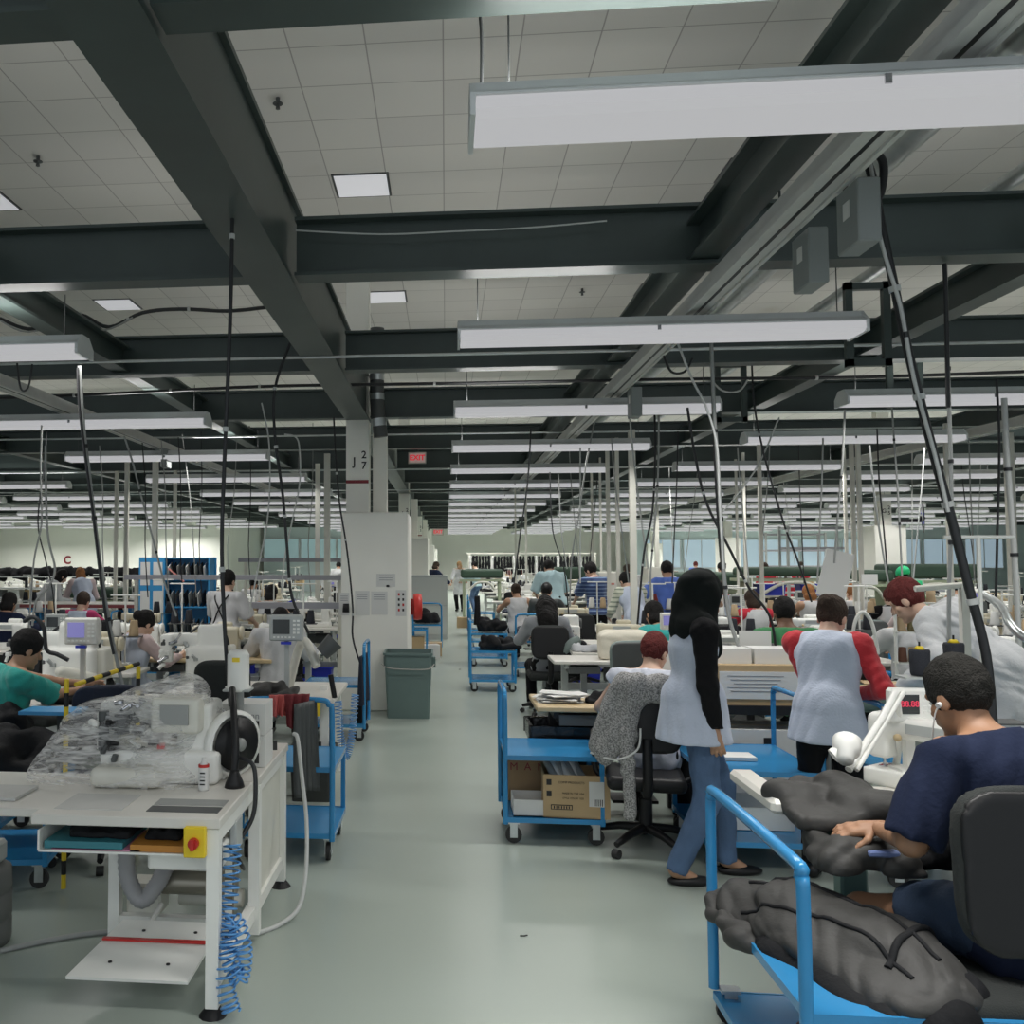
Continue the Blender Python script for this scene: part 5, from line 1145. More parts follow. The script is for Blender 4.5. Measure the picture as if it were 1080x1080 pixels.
# --- column side: station L with screens
t=table_proto('sewing_table','wide white workbench with yellow switch near column casing',1.35,.95,.72,LAM,WHITE,loc=(-1.50,7.25,0),pedal=False)
bx('modesty_box',(-.2,-.2,.60),(.8,.4,.15),DGREY,t)
sw=bx('switch_box',(.53,-.49,.655),(.085,.05,.11),YEL,t,label='yellow switch box with red knob'); MB().mt(RED).cyl((.53,-.515,.655),(.53,-.535,.655),.022,n=12).build('red_knob',parent=sw)
for x in(-.6,.6): 
    for y in(-.4,.4): MB().mt(WHITE).box((x,y,.36),(.05,.05,.66)).cyl((x,y,.0),(x,y,.05),.03).build('leg',parent=t)
coil([(-.80,6.82,.70),(-.78,6.80,.45),(-.74,6.80,.30),(-.70,6.85,.45),(-.68,6.9,.74)],.028,.0035,44,HOSEB,label='blue coiled air hose hanging at the white workbench corner',cat='air hose')
def bigmachine(name,lab,loc,rz,s=1,scr=SCR2):
    t=thing(name,lab,'sewing machine',loc,rz); t.scale=(s,)*3
    link('machine_head',solid([rb((.12,.08,.16),(.20,.16,.16),.03),rb((.16,.08,.40),(.13,.12,.12),.03),rb((-.10,.06,.38),(.18,.07,.06),.03),rb((-.26,.02,.30),(.06,.06,.13),.02)],.015,h=.014),WHITE,t)
    link('side_motor',solid([rc((.30,-.05,.10),(.12,-.18,.16),.05,.045),rb((.34,.1,.2),(.05,.09,.12),.02)],.02,h=.014),WHITE2,t)
    r=np.random.RandomState(int(abs(loc[0])*10))
    for k in range(16):
        c=Vector((r.uniform(-.34,.05),r.uniform(-.20,.0),r.uniform(.04,.38))); d=Vector((r.uniform(-.08,.08),r.uniform(-.03,.03),r.uniform(-.08,.08)))
        MB().mt([CHROME,DGREY,WHITE,LGREY][k%4]).cyl(c,c+d,.010+.010*r.rand(),n=8).box(c,(.04,.03,.03),bev=.004).build('linkage',parent=t)
    MB().mt(CORDB).tube(arc([(-.05,.06,.44),(.1,.06,.52),(.28,.06,.44),(.34,.08,.2)],5),.011).build('cable',parent=t)
    return reg(t)
BM=bigmachine('pocket_machine','large white automatic machine with steel linkages on workbench near column',(-1.62,7.35,.72),0)
BM2=dup(BM,(-2.95,6.75,.76),0,'large white automatic machine beside teal shirted man')
dup(BM,(-2.15,7.75,.72),.2,'large white automatic machine behind the black chair, by seated man',scale=.9)
put(PNL,(-1.22,7.0,.72),0,'grey screen panel with dark display on the white workbench',scale=1.0); put(PNL2,(-2.58,6.35,.76),0,'cream screen panel with purple lit display near teal shirted man',scale=.95)
dup(CHP,(-1.62,6.35,0),PI,'black office chair seen behind the thread boxes, workbench front')
heap('fabric_pile','dark grey garment spread on the white workbench front',(.75,.30,.10),GREYF,51,loc=(-1.45,6.98,.72),h=.012,amp=.02,fr=22)
t=thing('grey_hose_arm','grey flexible hose arm with black nozzle on workbench','hose',(-.98,7.1,.72)); MB().mt(WHITE2).tube(arc([(-.28,.25,.0),(-.2,.2,.3),(-.12,.1,.38),(-.02,0,.2)],6),.035).build('hose_arm',parent=t); MB().mt(DGREY).cyl((.02,0,.30),(.12,.02,.40),.06,.075).build('nozzle',parent=t); MB().mt(BLACK).cyl((.15,-.25,0),(.12,-.25,.17),.02).build('grip_tool',parent=t)
MB().mt(mat('plum',(.12,.03,.05),.5)).box((-1.25,6.82,.728),(.14,.05,.012),bev=.004).build('scissors_case',label='small plum case lying at the white workbench edge',cat='case')
# teal man station
t=table_proto('sewing_table','white sewing table of the teal shirted man',1.5,.6,.76,LAM,LGREY,loc=(-2.70,6.35,0)); 
heap('fabric_pile','black garment pieces under the hands of teal shirted man',(.5,.3,.12),BLKF,52,loc=(-2.55,6.2,.76),h=.012,amp=.02,fr=22)
l=(-2.83,5.72,0)
person('seated man in teal T-shirt working at the picture edge, column side',l,-.85,.98,seat=.46,skin='tan',hair=('short','black'),top=('shirt',TEAL,.5),legs=(BLKC,'long'),hands=(toL(l,-.85,.98,(-2.50,6.08,.86)),toL(l,-.85,.98,(-2.45,6.22,.88))),nod=.3,lean=.15,res=1.1)
# hazard striped barrier poles
def hazbar(name,p,q,lab,cat):
    p=Vector(p);q=Vector(q);n=max(4,int((q-p).length/.07)); mb=MB()
    for k in range(n): mb.mt((YEL,BLACK)[k%2]).cyl((q-p)*(k/n),(q-p)*((k+1)/n),.014,n=8)
    return mb.build(name,label=lab,cat=cat,loc=p)
for (a,b,lab) in (((70,740),(64,800),'yellow black striped post beside the wrapped machine'),):
    p=at(*a,4.75); q=at(*b,4.75); hazbar('striped_post',(p.x,4.75,.02),(p.x,4.75,p.z+.12),lab,'post')
p=at(80,722,4.9);q=at(146,700,5.5); hazbar('striped_bar',p,q,'yellow black striped bar over the wrapped machine','bar')
q=at(146,703,5.52); hazbar('striped_post',(q.x,q.y,.02),q,'yellow black striped post end behind the wrapped machine','post')
t=chair_proto('office_chair','navy padded chair with white piping behind wrapped machine',NAVYF,loc=(-2.0,5.3,0),rz=PI+.3,sz=.48,bh=.34,bw=.44)
bx('low_counter',(-2.05,3.95,.72),(.85,.62,.035),LAM,label='white side counter running off beside the machine bench',cat='counter',bev=.004)
bx('sheet_stack',(-1.95,3.85,.745),(.3,.22,.012),ALU,label='metal template sheets on the white side counter',cat='sheet')
MB().mt(LGREY).box((-2.3,4.1,.35),(.06,.06,.7)).build('counter_support',label='grey post carrying the white side counter',cat='post')
# --- more column side people and stations
l=(-2.93,8.45,0); person('seated woman in pale blue vest with pink sleeves, black hair tied up',l,-.75,.96,seat=.46,skin='light',hair=('bun','black'),top=('vest',SMOCK,0,-.02),under=cloth('pinksl',(.55,.42,.42)),hands=((.12,.45,.86),(-.15,.42,.86)),nod=.35,lean=.12,res=1.4)
put(MC2,(-2.25,8.9,.80),0,'cream lockstitch machine on wood bench facing pale blue vest woman')
t=table_proto('sewing_table','wood topped bench of the woman in pale blue vest',1.3,.55,.80,WOOD,LGREY,loc=(-2.3,8.9,0))
dup(CHP,(-3.1,8.15,0),-.6,'black office chair of the woman in pale blue vest')
l=(-2.50,10.3,0); person('standing man in white shirt with black crossed back straps, short dark hair',l,-.35,.96,skin='light',hair=('short','black'),top=('shirt',WHT,.5,-.02),hands=((.22,.32,1.05),(-.2,.36,1.05)),nod=.15,res=1.4)
T_=[o for o in bpy.data.objects if 'crossed back straps' in o.get('label','')][0]
for s_ in(-1,1): MB().mt(BLACK).tube(arc([(s_*.08,.03,1.46),(s_*.085,-.10,1.38),(0,-.145,1.24),(-s_*.10,-.13,1.02)],5),.009).build('apron_strap',parent=T_)
l=(-1.62,8.75,0); person('seated man in white T-shirt with red collar band behind the screen panel',l,0,1.0,seat=.46,skin='tan',hair=('short','black'),top=('shirt',WHT,.5),hands=((.2,.42,.86),(-.2,.42,.86)),nod=.75,lean=.2,res=1.4)
for (x,y,lab,kw) in (
 (-6.9,15.6,'standing person in white coat leaning over a table at the cream wall side',dict(lean=.6,top=('coat',SMOCKW,1,-.4),hair=('bob','black'),rz=-.9)),
 (-6.25,15.9,'standing person with ginger hair and white blue vest leaning beside the white coat',dict(lean=.5,top=('vest',SMOCK,0,-.1),under=PINKW,hair=('bob','ginger'),rz=.6)),
 (-7.3,14.3,'seated person with black hair in white shirt before the leaning workers',dict(seat=.46,top=('shirt',WHT,1),hair=('short','black'),rz=-.3)),
 (-5.4,11.3,'seated person in dark jacket at the picture edge, column side',dict(seat=.46,top=('shirt',NAVY,1),hair=('bob','black'),rz=-.4)),
 (-4.6,11.6,'seated person in blue vest with black hair near dark jacket worker',dict(seat=.46,top=('vest',SMOCK,0),under=mat('cloth_fuchsia',(.4,.03,.12),.8),hair=('short','brown'),rz=-.2)),
 (1.97,16.6,'standing man in aqua T-shirt bending over, seen from behind',dict(lean=.45,top=('shirt',AQUA,.5),hair=('short','black'),fat=1.15,rz=.2,S=1.08)),
 (2.40,14.6,'standing man in navy striped polo shirt looking down at work',dict(lean=.12,top=('polo',NSTR,.5),hair=('short','black'),rz=.35,turn=.5,nod=.4,S=1.02)),
 (1.25,16.2,'seated person in white pink smock with bun, before aqua T-shirt man',dict(seat=.46,top=('smock',WHT,0),hair=('bun','brown'),rz=.3)),
 (1.62,14.9,'seated person with black cap before the aqua T-shirt man',dict(seat=.5,top=('shirt',DGREY,.5),hair=('cap',BLACK),rz=-.3)),
 (2.62,12.6,'standing woman in long pale vest with olive striped sleeves bending forward',dict(lean=.4,top=('vest',SMOCK,0,-.3),under=PALSTR,hair=('short','black'),rz=.35,S=.97)),
 (3.33,13.6,'standing man in royal blue T-shirt reaching sideways',dict(lean=.15,top=('shirt',ROYAL,.5),hair=('short','black'),rz=.1,hands=((.25,.3,1.0),(-.5,.25,1.05)),S=1.03)),
 (2.28,9.5,'seated woman in turquoise long sleeved shirt with black hair',dict(seat=.48,top=('shirt',TURQ,1),hair=('bob','black'),rz=.5,lean=.25)),
 (4.15,12.4,'seated worker in white vest with red sleeves, brown hair',dict(seat=.48,top=('vest',SMOCKW,0),under=REDF,hair=('bob','brown'),rz=.2)),
 (3.08,8.35,'seated man in green polo shirt with navy chest stripe',dict(seat=.48,top=('polo',None,.5),hair=('short','black'),skin='dark',rz=.0,S=1.05,nod=.25)),
 (5.75,14.5,'seated worker with ginger hair in white smock, green boards behind',dict(seat=.5,top=('smock',WHT,0),hair=('bob','ginger'),rz=.2)),
 (6.3,14.2,'seated worker with ginger bun in white smock beneath white label board',dict(seat=.52,top=('smock',WHT,.5),hair=('bun','ginger'),rz=.1)),
 (6.25,12.9,'seated worker with red hair ribbon in white smock and black sleeves',dict(seat=.5,top=('smock',WHT,0),under=BLKC,hair=('bun','auburn'),rz=-.1)),
 (7.3,14.7,'seated worker with long brown hair beside the red ribbon worker',dict(seat=.5,top=('smock',WHT,.5),hair=('long','brown'),rz=.3)),
 (6.1,11.9,'seated worker with short black hair in white vest at the far tables edge',dict(seat=.52,top=('vest',WHT,0),under=PINKW,hair=('short','black'),skin='dark',rz=-.2)),
 (5.3,9.7,'seated worker in white T-shirt and navy skirt behind lab coat person',dict(seat=.48,top=('shirt',WHT,.5),hair=('bob','auburn'),legs=(NAVY,'long'),rz=.2)),
 (4.5,9.0,'seated worker with auburn hair hidden behind the lab coat person',dict(seat=.5,top=('shirt',WHT,.5),hair=('short','auburn'),rz=.2)),
 (8.3,16.2,'standing worker wearing a bright green head scarf and green shirt',dict(lean=.5,top=('shirt',mat('cloth_brightgreen',(.02,.45,.18),.8),.5),hair=('bandana',mat('scarf_green',(.02,.5,.2),.7)),rz=.2)),
 (6.2,20.5,'standing worker with black hair before the grey rack frame',dict(top=('shirt',WHT,.5),hair=('bun','black'),rz=.3)),
 (.48,31.5,'standing person in knee length white coat with blond hair far down the aisle',dict(top=('coat',SMOCKW,1,-.38),hair=('bob',mat('hair_blond',(.35,.2,.08),.6)),rz=PI-.3)),
 (1.0,30.2,'standing person in blue clothes behind the blond white coat person',dict(top=('shirt',AQUA,1),hair=('bun','black'),legs=(DENIM,'long'),rz=1.0)),
 (-.35,27.5,'standing person in navy coat by the third column casing',dict(top=('coat',NAVY,1,-.35),hair=('bob','brown'),rz=-1)),
 (9.6,17.3,'seated worker with dark hair in the rows past bright green scarf',dict(seat=.5,top=('smock',WHT,0),hair=('short','black'),rz=.2)),
 (5.0,16.6,'seated worker with brown bun in lilac vest, middle rows',dict(seat=.5,top=('vest',SMOCK,0),under=REDF,hair=('bun','brown'),rz=.1)),
 (3.9,19.0,'standing worker in white shirt in front of white cabinet tower',dict(top=('shirt',WHT,.5),hair=('short','brown'),rz=.4,lean=.3)),
 (-4.0,19.0,'seated worker with dark hair under the grey overhead rail',dict(seat=.5,top=('shirt',WHT,.5),hair=('short','black'),rz=-.4)),
 (-2.6,13.6,'seated worker in white smock beside the tall column casing',dict(seat=.5,top=('smock',WHT,0),hair=('bob','black'),rz=-.3))):
    kw=dict(kw); rz=kw.pop('rz',0); x=fx(x,y)
    if kw['top'][1] is None: kw['top']=('polo',mat('green_polo',(.06,.25,.10),.85,fn=ramp_z([(0,(.06,.25,.10)),(.88,(.5,.52,.45)),(.89,(.015,.02,.06)),(.955,(.5,.52,.45)),(.965,(.06,.25,.10))])),.5)
    kw.setdefault('nod',.35); kw.setdefault('res',1.5 if y<11 else 2.1); 
    if 'hands' not in kw: kw['hands']=((.18,.42,.90),(-.18,.42,.90)) if kw.get('seat') else ((.16,.48,1.0),(-.16,.48,1.0))
    kw.setdefault('skin','light' if int(x*10)%2 else 'tan'); person(lab,(x,y,0),rz,**kw)
# --- generated rows
rs=np.random.RandomState(11)
PPL=[(o.location.x,o.location.y,o.name) for o in bpy.data.objects if o.name.startswith('person') and o.parent is None]
TBL=[(o.location.x,o.location.y) for o in bpy.data.objects if o.parent is None and o.name.split('.')[0] in('trolley','fusing_machine','storage_rack','cutting_table','equipment_table','inspection_bench')]+[(-7,17.5),(4.95,18),(6.1,17),(7.5,17.6),(9,18),(2.9,21),(8.3,21.5),(9.7,27),(3.4,15.8),(2.7,15.6),(10.6,23.45),(-13.3,23.5),(-13.3,11)]
def near(L,x,y,dx,dy): return any(abs(q[0]-x)<dx and abs(q[1]-y)<dy for q in L)
def station(x,y,n,k,side,rz=0,chair=True):
    x=fx(x,y)
    for _ in range(4):
        if near(PPL,x,y,.62,.36): y+=.32
        elif near(TBL,x,y,.95,.5): y+=.35
    if near(PPL,x,y,.5,.3) or near(TBL,x,y,.8,.4): return
    if near(PPL,x-.05,y-.62,.5,.5) or near(TBL,x,y-.62,.55,.45): chair=False
    TBL.append((x,y))
    sd='open side' if side>0 else 'column side'; w='%s from the aisle in the %s work row, %s'%(ORD[n],ORD[k],sd)
    dup(TB,(x,y,0),rz,'white sewing table, '+w)
    m=(MC,OV,MC,MC2,BM,MC,OV,MC2)[rs.randint(8)]
    nm={MC.name:'white lockstitch machine',OV.name:'white overlock machine',MC2.name:'cream lockstitch machine',BM.name:'big white automatic machine'}[m.name]
    put(m,(x+rs.uniform(-.15,.15),y+.02,.76),rz,nm+', '+w,scale=1.0 if m is not BM else .8)
    u=rs.rand()
    put(ST if u<.5 else ST2,(x+.35,y+.22,.76),rz,('thread stand with dark cones, ' if u<.5 else 'thread stand with pale cones, ')+w)
    if chair: 
        c=CHP if rs.rand()<.75 else CHG; put(c,(x-.05,y-.62,0),rz+rs.uniform(-.4,.4),('black' if c is CHP else 'grey')+' office chair, '+w)
    if rs.rand()<.6: i=rs.randint(3); put(WIP[i],(x-.38,y-.05,.76),rs.uniform(-.5,.5),('black','navy','pale')[i]+' fabric pile, '+w)
    if rs.rand()<.35: put(PNL if rs.rand()<.6 else PNL2,(x-.3,y+.2,.76),rz,'screen panel, '+w,scale=.8)
    if rs.rand()<.3: put(TUB,(x+.1,y-.02,.0),0,'blue tote under table, '+w)
    if rs.rand()<.3: b=BXP if rs.rand()<.6 else BXW; put(b,(x+.42,y-.15,.76 if rs.rand()<.5 else .0),rs.uniform(-.2,.2),('brown' if b is BXP else 'white')+' carton, '+w)
rowsR=[(8.9,[2.6,3.95,5.2]),(10.3,[2.0,3.3,4.6,6.0]),(11.9,[2.9,4.2,5.5,6.9]),(13.5,[1.9,3.2,4.6,5.9,7.2,8.6]),(15.4,[2.2,3.6,4.9,6.4,7.8,9.2]),(17.3,[1.6,3.0,4.4,5.8,7.2,8.6,10.2]),(19.4,[2.0,3.6,5.2,6.8,8.4,10.0,11.8]),(22,[1.6,3.4,5.2,7,8.8,10.6,12.6]),(25,[1.8,3.8,5.8,7.8,9.8,12,14]),(28.5,[1.7,4,6.2,8.4,10.6,13,15.5]),(32.5,[1.8,4.4,7,9.6,12.2,15,17.8]),(37,[2,5,8,11,14,17.5])]
for k,(y,xs) in enumerate(rowsR):
    for n,x in enumerate(xs): station(x+rs.uniform(-.12,.12),y+rs.uniform(-.1,.1),n,k,1,rs.uniform(-.1,.1),chair=y<23)
rowsL=[(8.0,[-3.2]),(9.8,[-1.8,-3.3,-4.6]),(11.6,[-2.6,-3.9,-5.6]),(13.4,[-1.9,-3.2]),(15.2,[-2.4,-3.8,-7.2]),(17,[-2.2,-3.8,-5.4,-7.0]),(19.5,[-2.4,-4.2,-6,-7.8]),(22.5,[-2.4,-4.4,-6.4,-8.4,-10.4]),(26,[-2.6,-5,-7.4,-9.8,-12.2]),(30,[-2.8,-5.4,-8,-10.6,-13.4]),(35,[-3,-6,-9,-12])]
for k,(y,xs) in enumerate(rowsL):
    for n,x in enumerate(xs): station(x+rs.uniform(-.12,.12),y+rs.uniform(-.1,.1),n,k,-1,rs.uniform(-.1,.1),chair=y<20)
for i in range(24):
    sd=1 if i%3 else -1; k=i//2; y=20.8+.73*i; x=sd*(2.2+((i*37)%17)/17*(.45*y-2.5)); 
    
    if near(TBL,x,y,.75,.34): y+=.55
    if near(TBL,x,y,.7,.3): y+=.5
    person('%s worker in %s top, %s hair, %s deep in the far rows'%(('seated','standing')[i%4==0],('white','blue grey','royal blue','white','red','pale')[i%6],('black','brown','auburn')[i%3],(ORD+['last but three','last but two','last but one','last'])[i]),(x,y,0),rs.uniform(-.6,.6),res=2.6,seat=None if i%4==0 else .5,top=('smock' if i%2 else 'shirt',(WHT,SMOCK,ROYAL,WHT,REDF,SMOCKW)[i%6],.5),hair=(('short','bob','bun')[i%3],('black','brown','auburn')[i%3]),nod=.4,lean=.15,skin=('tan','light')[i%2],group='workers deep in the far rows')
# --- landmarks in the rows
# tall blue rack
t=thing('storage_rack','tall bright blue rack with four posted sheets and open bins','rack',(-4.05,13.2,0))
bx('side_panel',(-.26,-.02,.89),(.38,.03,1.78),SKYB,t)
bx('back_panel',(.28,.30,.89),(.70,.02,1.78),SKYB,t)
for x in (-.07,.60): bx('upright',(x,.14,.89),(.02,.34,1.78),SKYB,t)
for z in (.2,.62,1.05,1.45,1.77): bx('shelf',(.265,.14,z),(.65,.34,.02),SKYB,t)
for a in(-1,1):
    for b in (0,1): bx('posted_sheet',(-.26+a*.095,-.038,1.12+.42*b),(.14,.003,.34),PAPER,t)
for i in range(26): 
    x=-.02+.022*i; z=(1.06,1.46,.63)[i%3]; MB().mt((BLACK,PAPER,DGREY,GREYPL)[i%4]).box((x,.05,z+.12),(.012,.2,.20),(.35,.0,0)).build('hanging_file',parent=t)
MB().mt(mat('coral',(.6,.25,.22),.7)).box((.12,-.05,1.52),(.30,.05,.02),(0,.7,0)).build('pink_strip',parent=t)
# left: shelf rack with black garments by the C wall
t=thing('garment_rack','long steel rack topped with black garments by the cream wall','rack',(-9.3,21.5,0))
for x in np.linspace(-2.6,2.6,7): bx('post',(x,0,.68),(.06,.06,1.36),DGREY,t)
for z in (.3,.75,1.05,1.33): bx('shelf',(0,0,z),(5.3,.5,.03),LGREY,t)
for k in range(11):
    link('folded_garment',solid([rc((-.2,0,.0),(.2,0,.03),.10,.11),rc((-.1,-.1,-.08),(.1,-.1,-.15),.08,.06)],.04,fold=(.03,16,k),h=.03),BLKF,t).location=(-2.5+.5*k,0,1.43)
for k in range(12): bx('stored_box',(-2.4+.43*k,0,.9+.0*k),(.3,.35,.22),(PAPER,CARD,DGREY)[k%3],t)
t=thing('cutting_table','long table with red edge and dark totes near leaning workers','table',(-5.9,14.7,0)); bx('tabletop',(0,0,1.0),(1.9,.9,.05),mat('red_edge',(.25,.05,.05),.5),t); bx('top_sheet',(0,0,1.03),(1.88,.88,.01),LAM,t)
for a in(-1,1): bx('leg',(a*.85,0,.5),(.06,.7,.98),BLUE,t)
# grey overhead conveyor rails (column side and right rows)
for (x,y,L_,z,lab) in ((-2.9,12.6,3.2,1.50,'long grey overhead rail above the rows on the column side'),(-1.9,10.9,1.9,1.20,'grey horizontal equipment rail next to the column casing'),(-2.4,15.8,2.4,1.74,'pale shelf rail with white goods behind the strap shirted man')):
    t=thing('overhead_rail',lab,'rail',(x,y,0)); bx('rail',(0,0,z),(L_,.14,.07),mat('rail_grey',(.32,.32,.35),.5),t)
    for s_ in(-1,1): bx('post',(s_*L_/2*.9,0,z/2),(.05,.05,z-.07),WHITE2,t)
# far dark garment hanging rack
t=thing('hanging_rack','wide rack of black hanging garments at the end of hall','rack',(3.3,36,0))
for x in np.linspace(-2.4,2.4,6): bx('post',(x,0,1.25),(.08,.08,2.5),WHITE2,t)
for z in (1.2,2.48): bx('rail',(0,0,z),(5,.06,.06),WHITE2,t)
for k in range(40):
    x=-2.35+.12*k; l=rs.uniform(.75,.95); link('hanging_garment',solid([rc((0,0,-.1),(0,0,-l),.045,.06)],.02,fold=(.02,14,k),h=.04),BLKF if k%7 else PAPER,t).location=(x,-.05,2.42)
t.scale=(1,1,.80)
for k in range(26):
    x=-2.3+.18*k; link('hanging_garment',solid([rc((0,0,-.05),(0,0,-.5),.05,.06)],.02,fold=(.02,14,k),h=.05),BLKF,t).location=(x,-.05,1.15)
# green boards / machines
for (x,y,w_,z,h_,lab) in ((.95,24.5,1.1,1.26,.34,'dark green fusing machine hood beside the far aisle'),(4.95,18,1.35,1.22,.42,'dark green board standing behind the poles, open side'),(6.3,17,1.7,1.45,.24,'dark green board with blue totes beneath, middle rows'),(7.9,17.6,1.0,1.35,.3,'dark green board beyond the white label board'),(9.4,18.0,1.6,1.4,.38,'dark green board by the G 25 column'),(2.9,21,1.2,1.3,.4,'dark green board behind aqua T-shirt man'),(-6.5,17.5,1.3,1.0,.3,'dark green board with tan discs by the C wall rack')):
    h_*=.7; t=thing('fusing_machine',lab,'machine',(fx(x,y),y,0)); link('hood',solid([rb((0,0,z+h_/2),(w_/2,.3,h_/2),.06)],.01,h=.03),GREENB,t); bx('frame_bar',(0,0,z-.06),(w_*1.05,.55,.05),mat('sage',(.35,.40,.28),.6),t)
    for a in(-1,1): bx('leg',(a*w_*.42,0,z/2-.04),(.07,.5,z-.1),mat('sage',(.35,.40,.28),.6),t)
    MB().mt(WHITE2).tube(arc([(-w_*.3,-.3,z-.3),(-w_*.1,-.32,z-.12),(w_*.15,-.32,z-.12),(w_*.3,-.3,z-.3)],5),.03).build('press_arm',parent=t)
for (x,lab) in ((5.7,'first'),(6.4,'second'),(6.95,'third')): dup(TUB,(x,16.9,1.12),0,'bright blue tote beneath the long green board, %s along'%lab)
for (x,y,w_,h_,lab) in ((2.75,15.6,.36,1.55,'tall white cabinet with hanging cables behind navy striped man'),(3.6,15.9,.32,1.62,'tall white cabinet with fire extinguisher behind royal blue shirt man')):
    t=thing('tower_cabinet',lab,'cabinet',(fx(x,y),y,0)); bx('carcass',(0,0,h_/2),(w_,.4,h_),WHITE2,t,bev=.02); bx('red_label',(.0,-.203,h_-.2),(.14,.004,.03),mat('faint_red',(.6,.25,.2),.6),t)
    if y>15.7: MB().mt(mat('extinguisher_dark',(.15,.02,.02),.3)).lathe([(0,0),(.05,0),(.055,.02),(.055,.28),(.03,.34),(.015,.36),(0,.36)],(-.02,-.27,1.0),14).build('extinguisher',parent=t)
# grey shelf frames right, far
for (x,y,w_,lab) in ((8.6,21.5,1.25,'tall empty grey steel shelf frame in the far rows'),(10.2,27,1.6,'tall empty grey steel shelf frame further back by office windows')):
    t=thing('shelf_frame',lab,'shelf',(fx(x,y),y,0))
    for a in(-1,1):
        for b in (-1,1): bx('upright',(a*w_/2,b*.25,1.25),(.05,.05,2.5),LGREY,t)
    for z in (.5,1.0,1.55,2.0,2.45): bx('shelf_board',(0,0,z),(w_,.5,.05),mat('rail_grey',(.32,.32,.35),.5),t)
# items on column casing
cy=10.678
for (px,py,w_,h_,lab) in ((382,636,.17,.28,'faint printed notice taped on the column casing, outermost'),(400,636,.19,.27,'framed white notice taped on the column casing middle'),(407,612,.22,.15,'wide printed notice taped high on the column casing'),(363,637,.12,.26,'white notice beside the black sensor on the column casing')):
    p=at(px,py,cy); t=thing('notice_sheet',lab,'notice',(p.x,cy,p.z)); bx('sheet',(0,0,0),(w_,.003,h_),PAPER,t)
    for k in range(3): bx('print_line',(0,-.0025,h_*.35-.025*k),(w_*.7,.001,.006),GINK,t)
p=at(423,636,cy); t=thing('tally_board','white board with rows of black and red marks on column casing corner','notice',(p.x,cy,p.z)); bx('board',(0,0,0),(.12,.004,.30),PAPER,t)
for i in range(2):
    for k in range(4): bx('tally_mark',(-.025+.05*i,-.003,.10-.06*k),(.022,.002,.03),(RED if (i+k)%3==0 else INK),t)
p=at(365,643,cy-.05); MB().mt(BLACK).lathe([(0,0),(.04,0),(.035,.10),(0,.10)],(0,0,0),14).build('wall_sensor',label='small black cone shaped holder on the column casing',cat='holder',loc=(p.x,10.62,p.z-.03))
MB().mt(BLACK).box((0,0,0),(.035,.01,.025),bev=.004).build('tape_clip',label='tiny black clip under the high notice on column casing',cat='clip',loc=tuple(at(409,618,10.67)))
t=thing('hose_reel','red fire hose reel mounted behind the column casing corner','fire equipment',(-.36,11.7,1.15))
MB().mt(RED).lathe([(.05,-.05),(.16,-.05),(.17,0),(.16,.05),(.05,.05)],(0,0,0),24,(0,PI/2,.1)).build('reel',parent=t); MB().mt(PAPER).lathe([(.0,.055),(.06,.055),(.06,.06),(0,.06)],(0,0,0),14,(0,PI/2,.1)).build('hub',parent=t); bx('bracket',(-.1,0,0),(.1,.08,.2),RED,t)
t=thing('metal_cabinet','grey two door cabinet between the column casings beside aisle','cabinet',(-.42,20.5,0)); bx('carcass',(0,0,.7),(.9,.5,1.4),LGREY,t); bx('door',(0,-.255,1.05),(.86,.012,.6),mat('cab_light',(.5,.52,.5),.5),t); bx('door',(0,-.255,.42),(.86,.012,.62),mat('cab_light',(.5,.52,.5),.5),t)
# green bench on the open side
t=thing('inspection_bench','long grey green covered bench beside the lab coat person','bench',(3.55,6.78,0)); link('bench_top',solid([rb((0,0,.80),(1.15,.34,.07),.05)],.01,h=.025),TABGRN,t)
for s_ in(-1,1): bx('leg',(s_*.95,0,.36),(.08,.5,.72),LGREY,t)
bx('lower_board',(0,.05,.25),(1.8,.45,.04),BLACK,t)
for k,(x,y,r_) in enumerate(((2.95,6.68,.3),(3.1,6.83,-.2),(2.75,6.88,.6))): bx('pattern_card',(x,y,.874+.008*k),(.36,.2,.005),CARD,rot=(0,0,r_),label='tan pattern card on the green covered bench, %s in the fan'%ORD[k],cat='card',group='pattern cards on the green bench')
heap('fabric_pile','black fabric strips at the green covered bench end',(.3,.2,.06),BLKF,61,loc=(2.6,6.83,.87),h=.012,amp=.015,fr=30)
t=thing('bench_motor','black and steel bench motor with red lamp at bench end','motor',(3.85,6.66,.875)); MB().mt(BLACK).box((.06,0,.07),(.14,.12,.14),bev=.01).cyl((-.1,0,.05),(-.02,0,.05),.04).build('casing',parent=t); MB().mt(CHROME).cyl((-.08,0,.0),(-.08,0,.1),.015).build('spindle',parent=t); MB().mt(RED).cyl((.06,-.062,.10),(.06,-.066,.10),.006,n=8).build('red_lamp',parent=t)
t=thing('power_cabinet','pale control cabinet standing at the far end of green bench','cabinet',(4.35,6.9,.87)); bx('carcass',(0,0,.18),(.22,.24,.36),WHITE2,t,bev=.01); bx('upper_box',(.05,.05,.52),(.2,.2,.32),WHITE2,t,bev=.01)
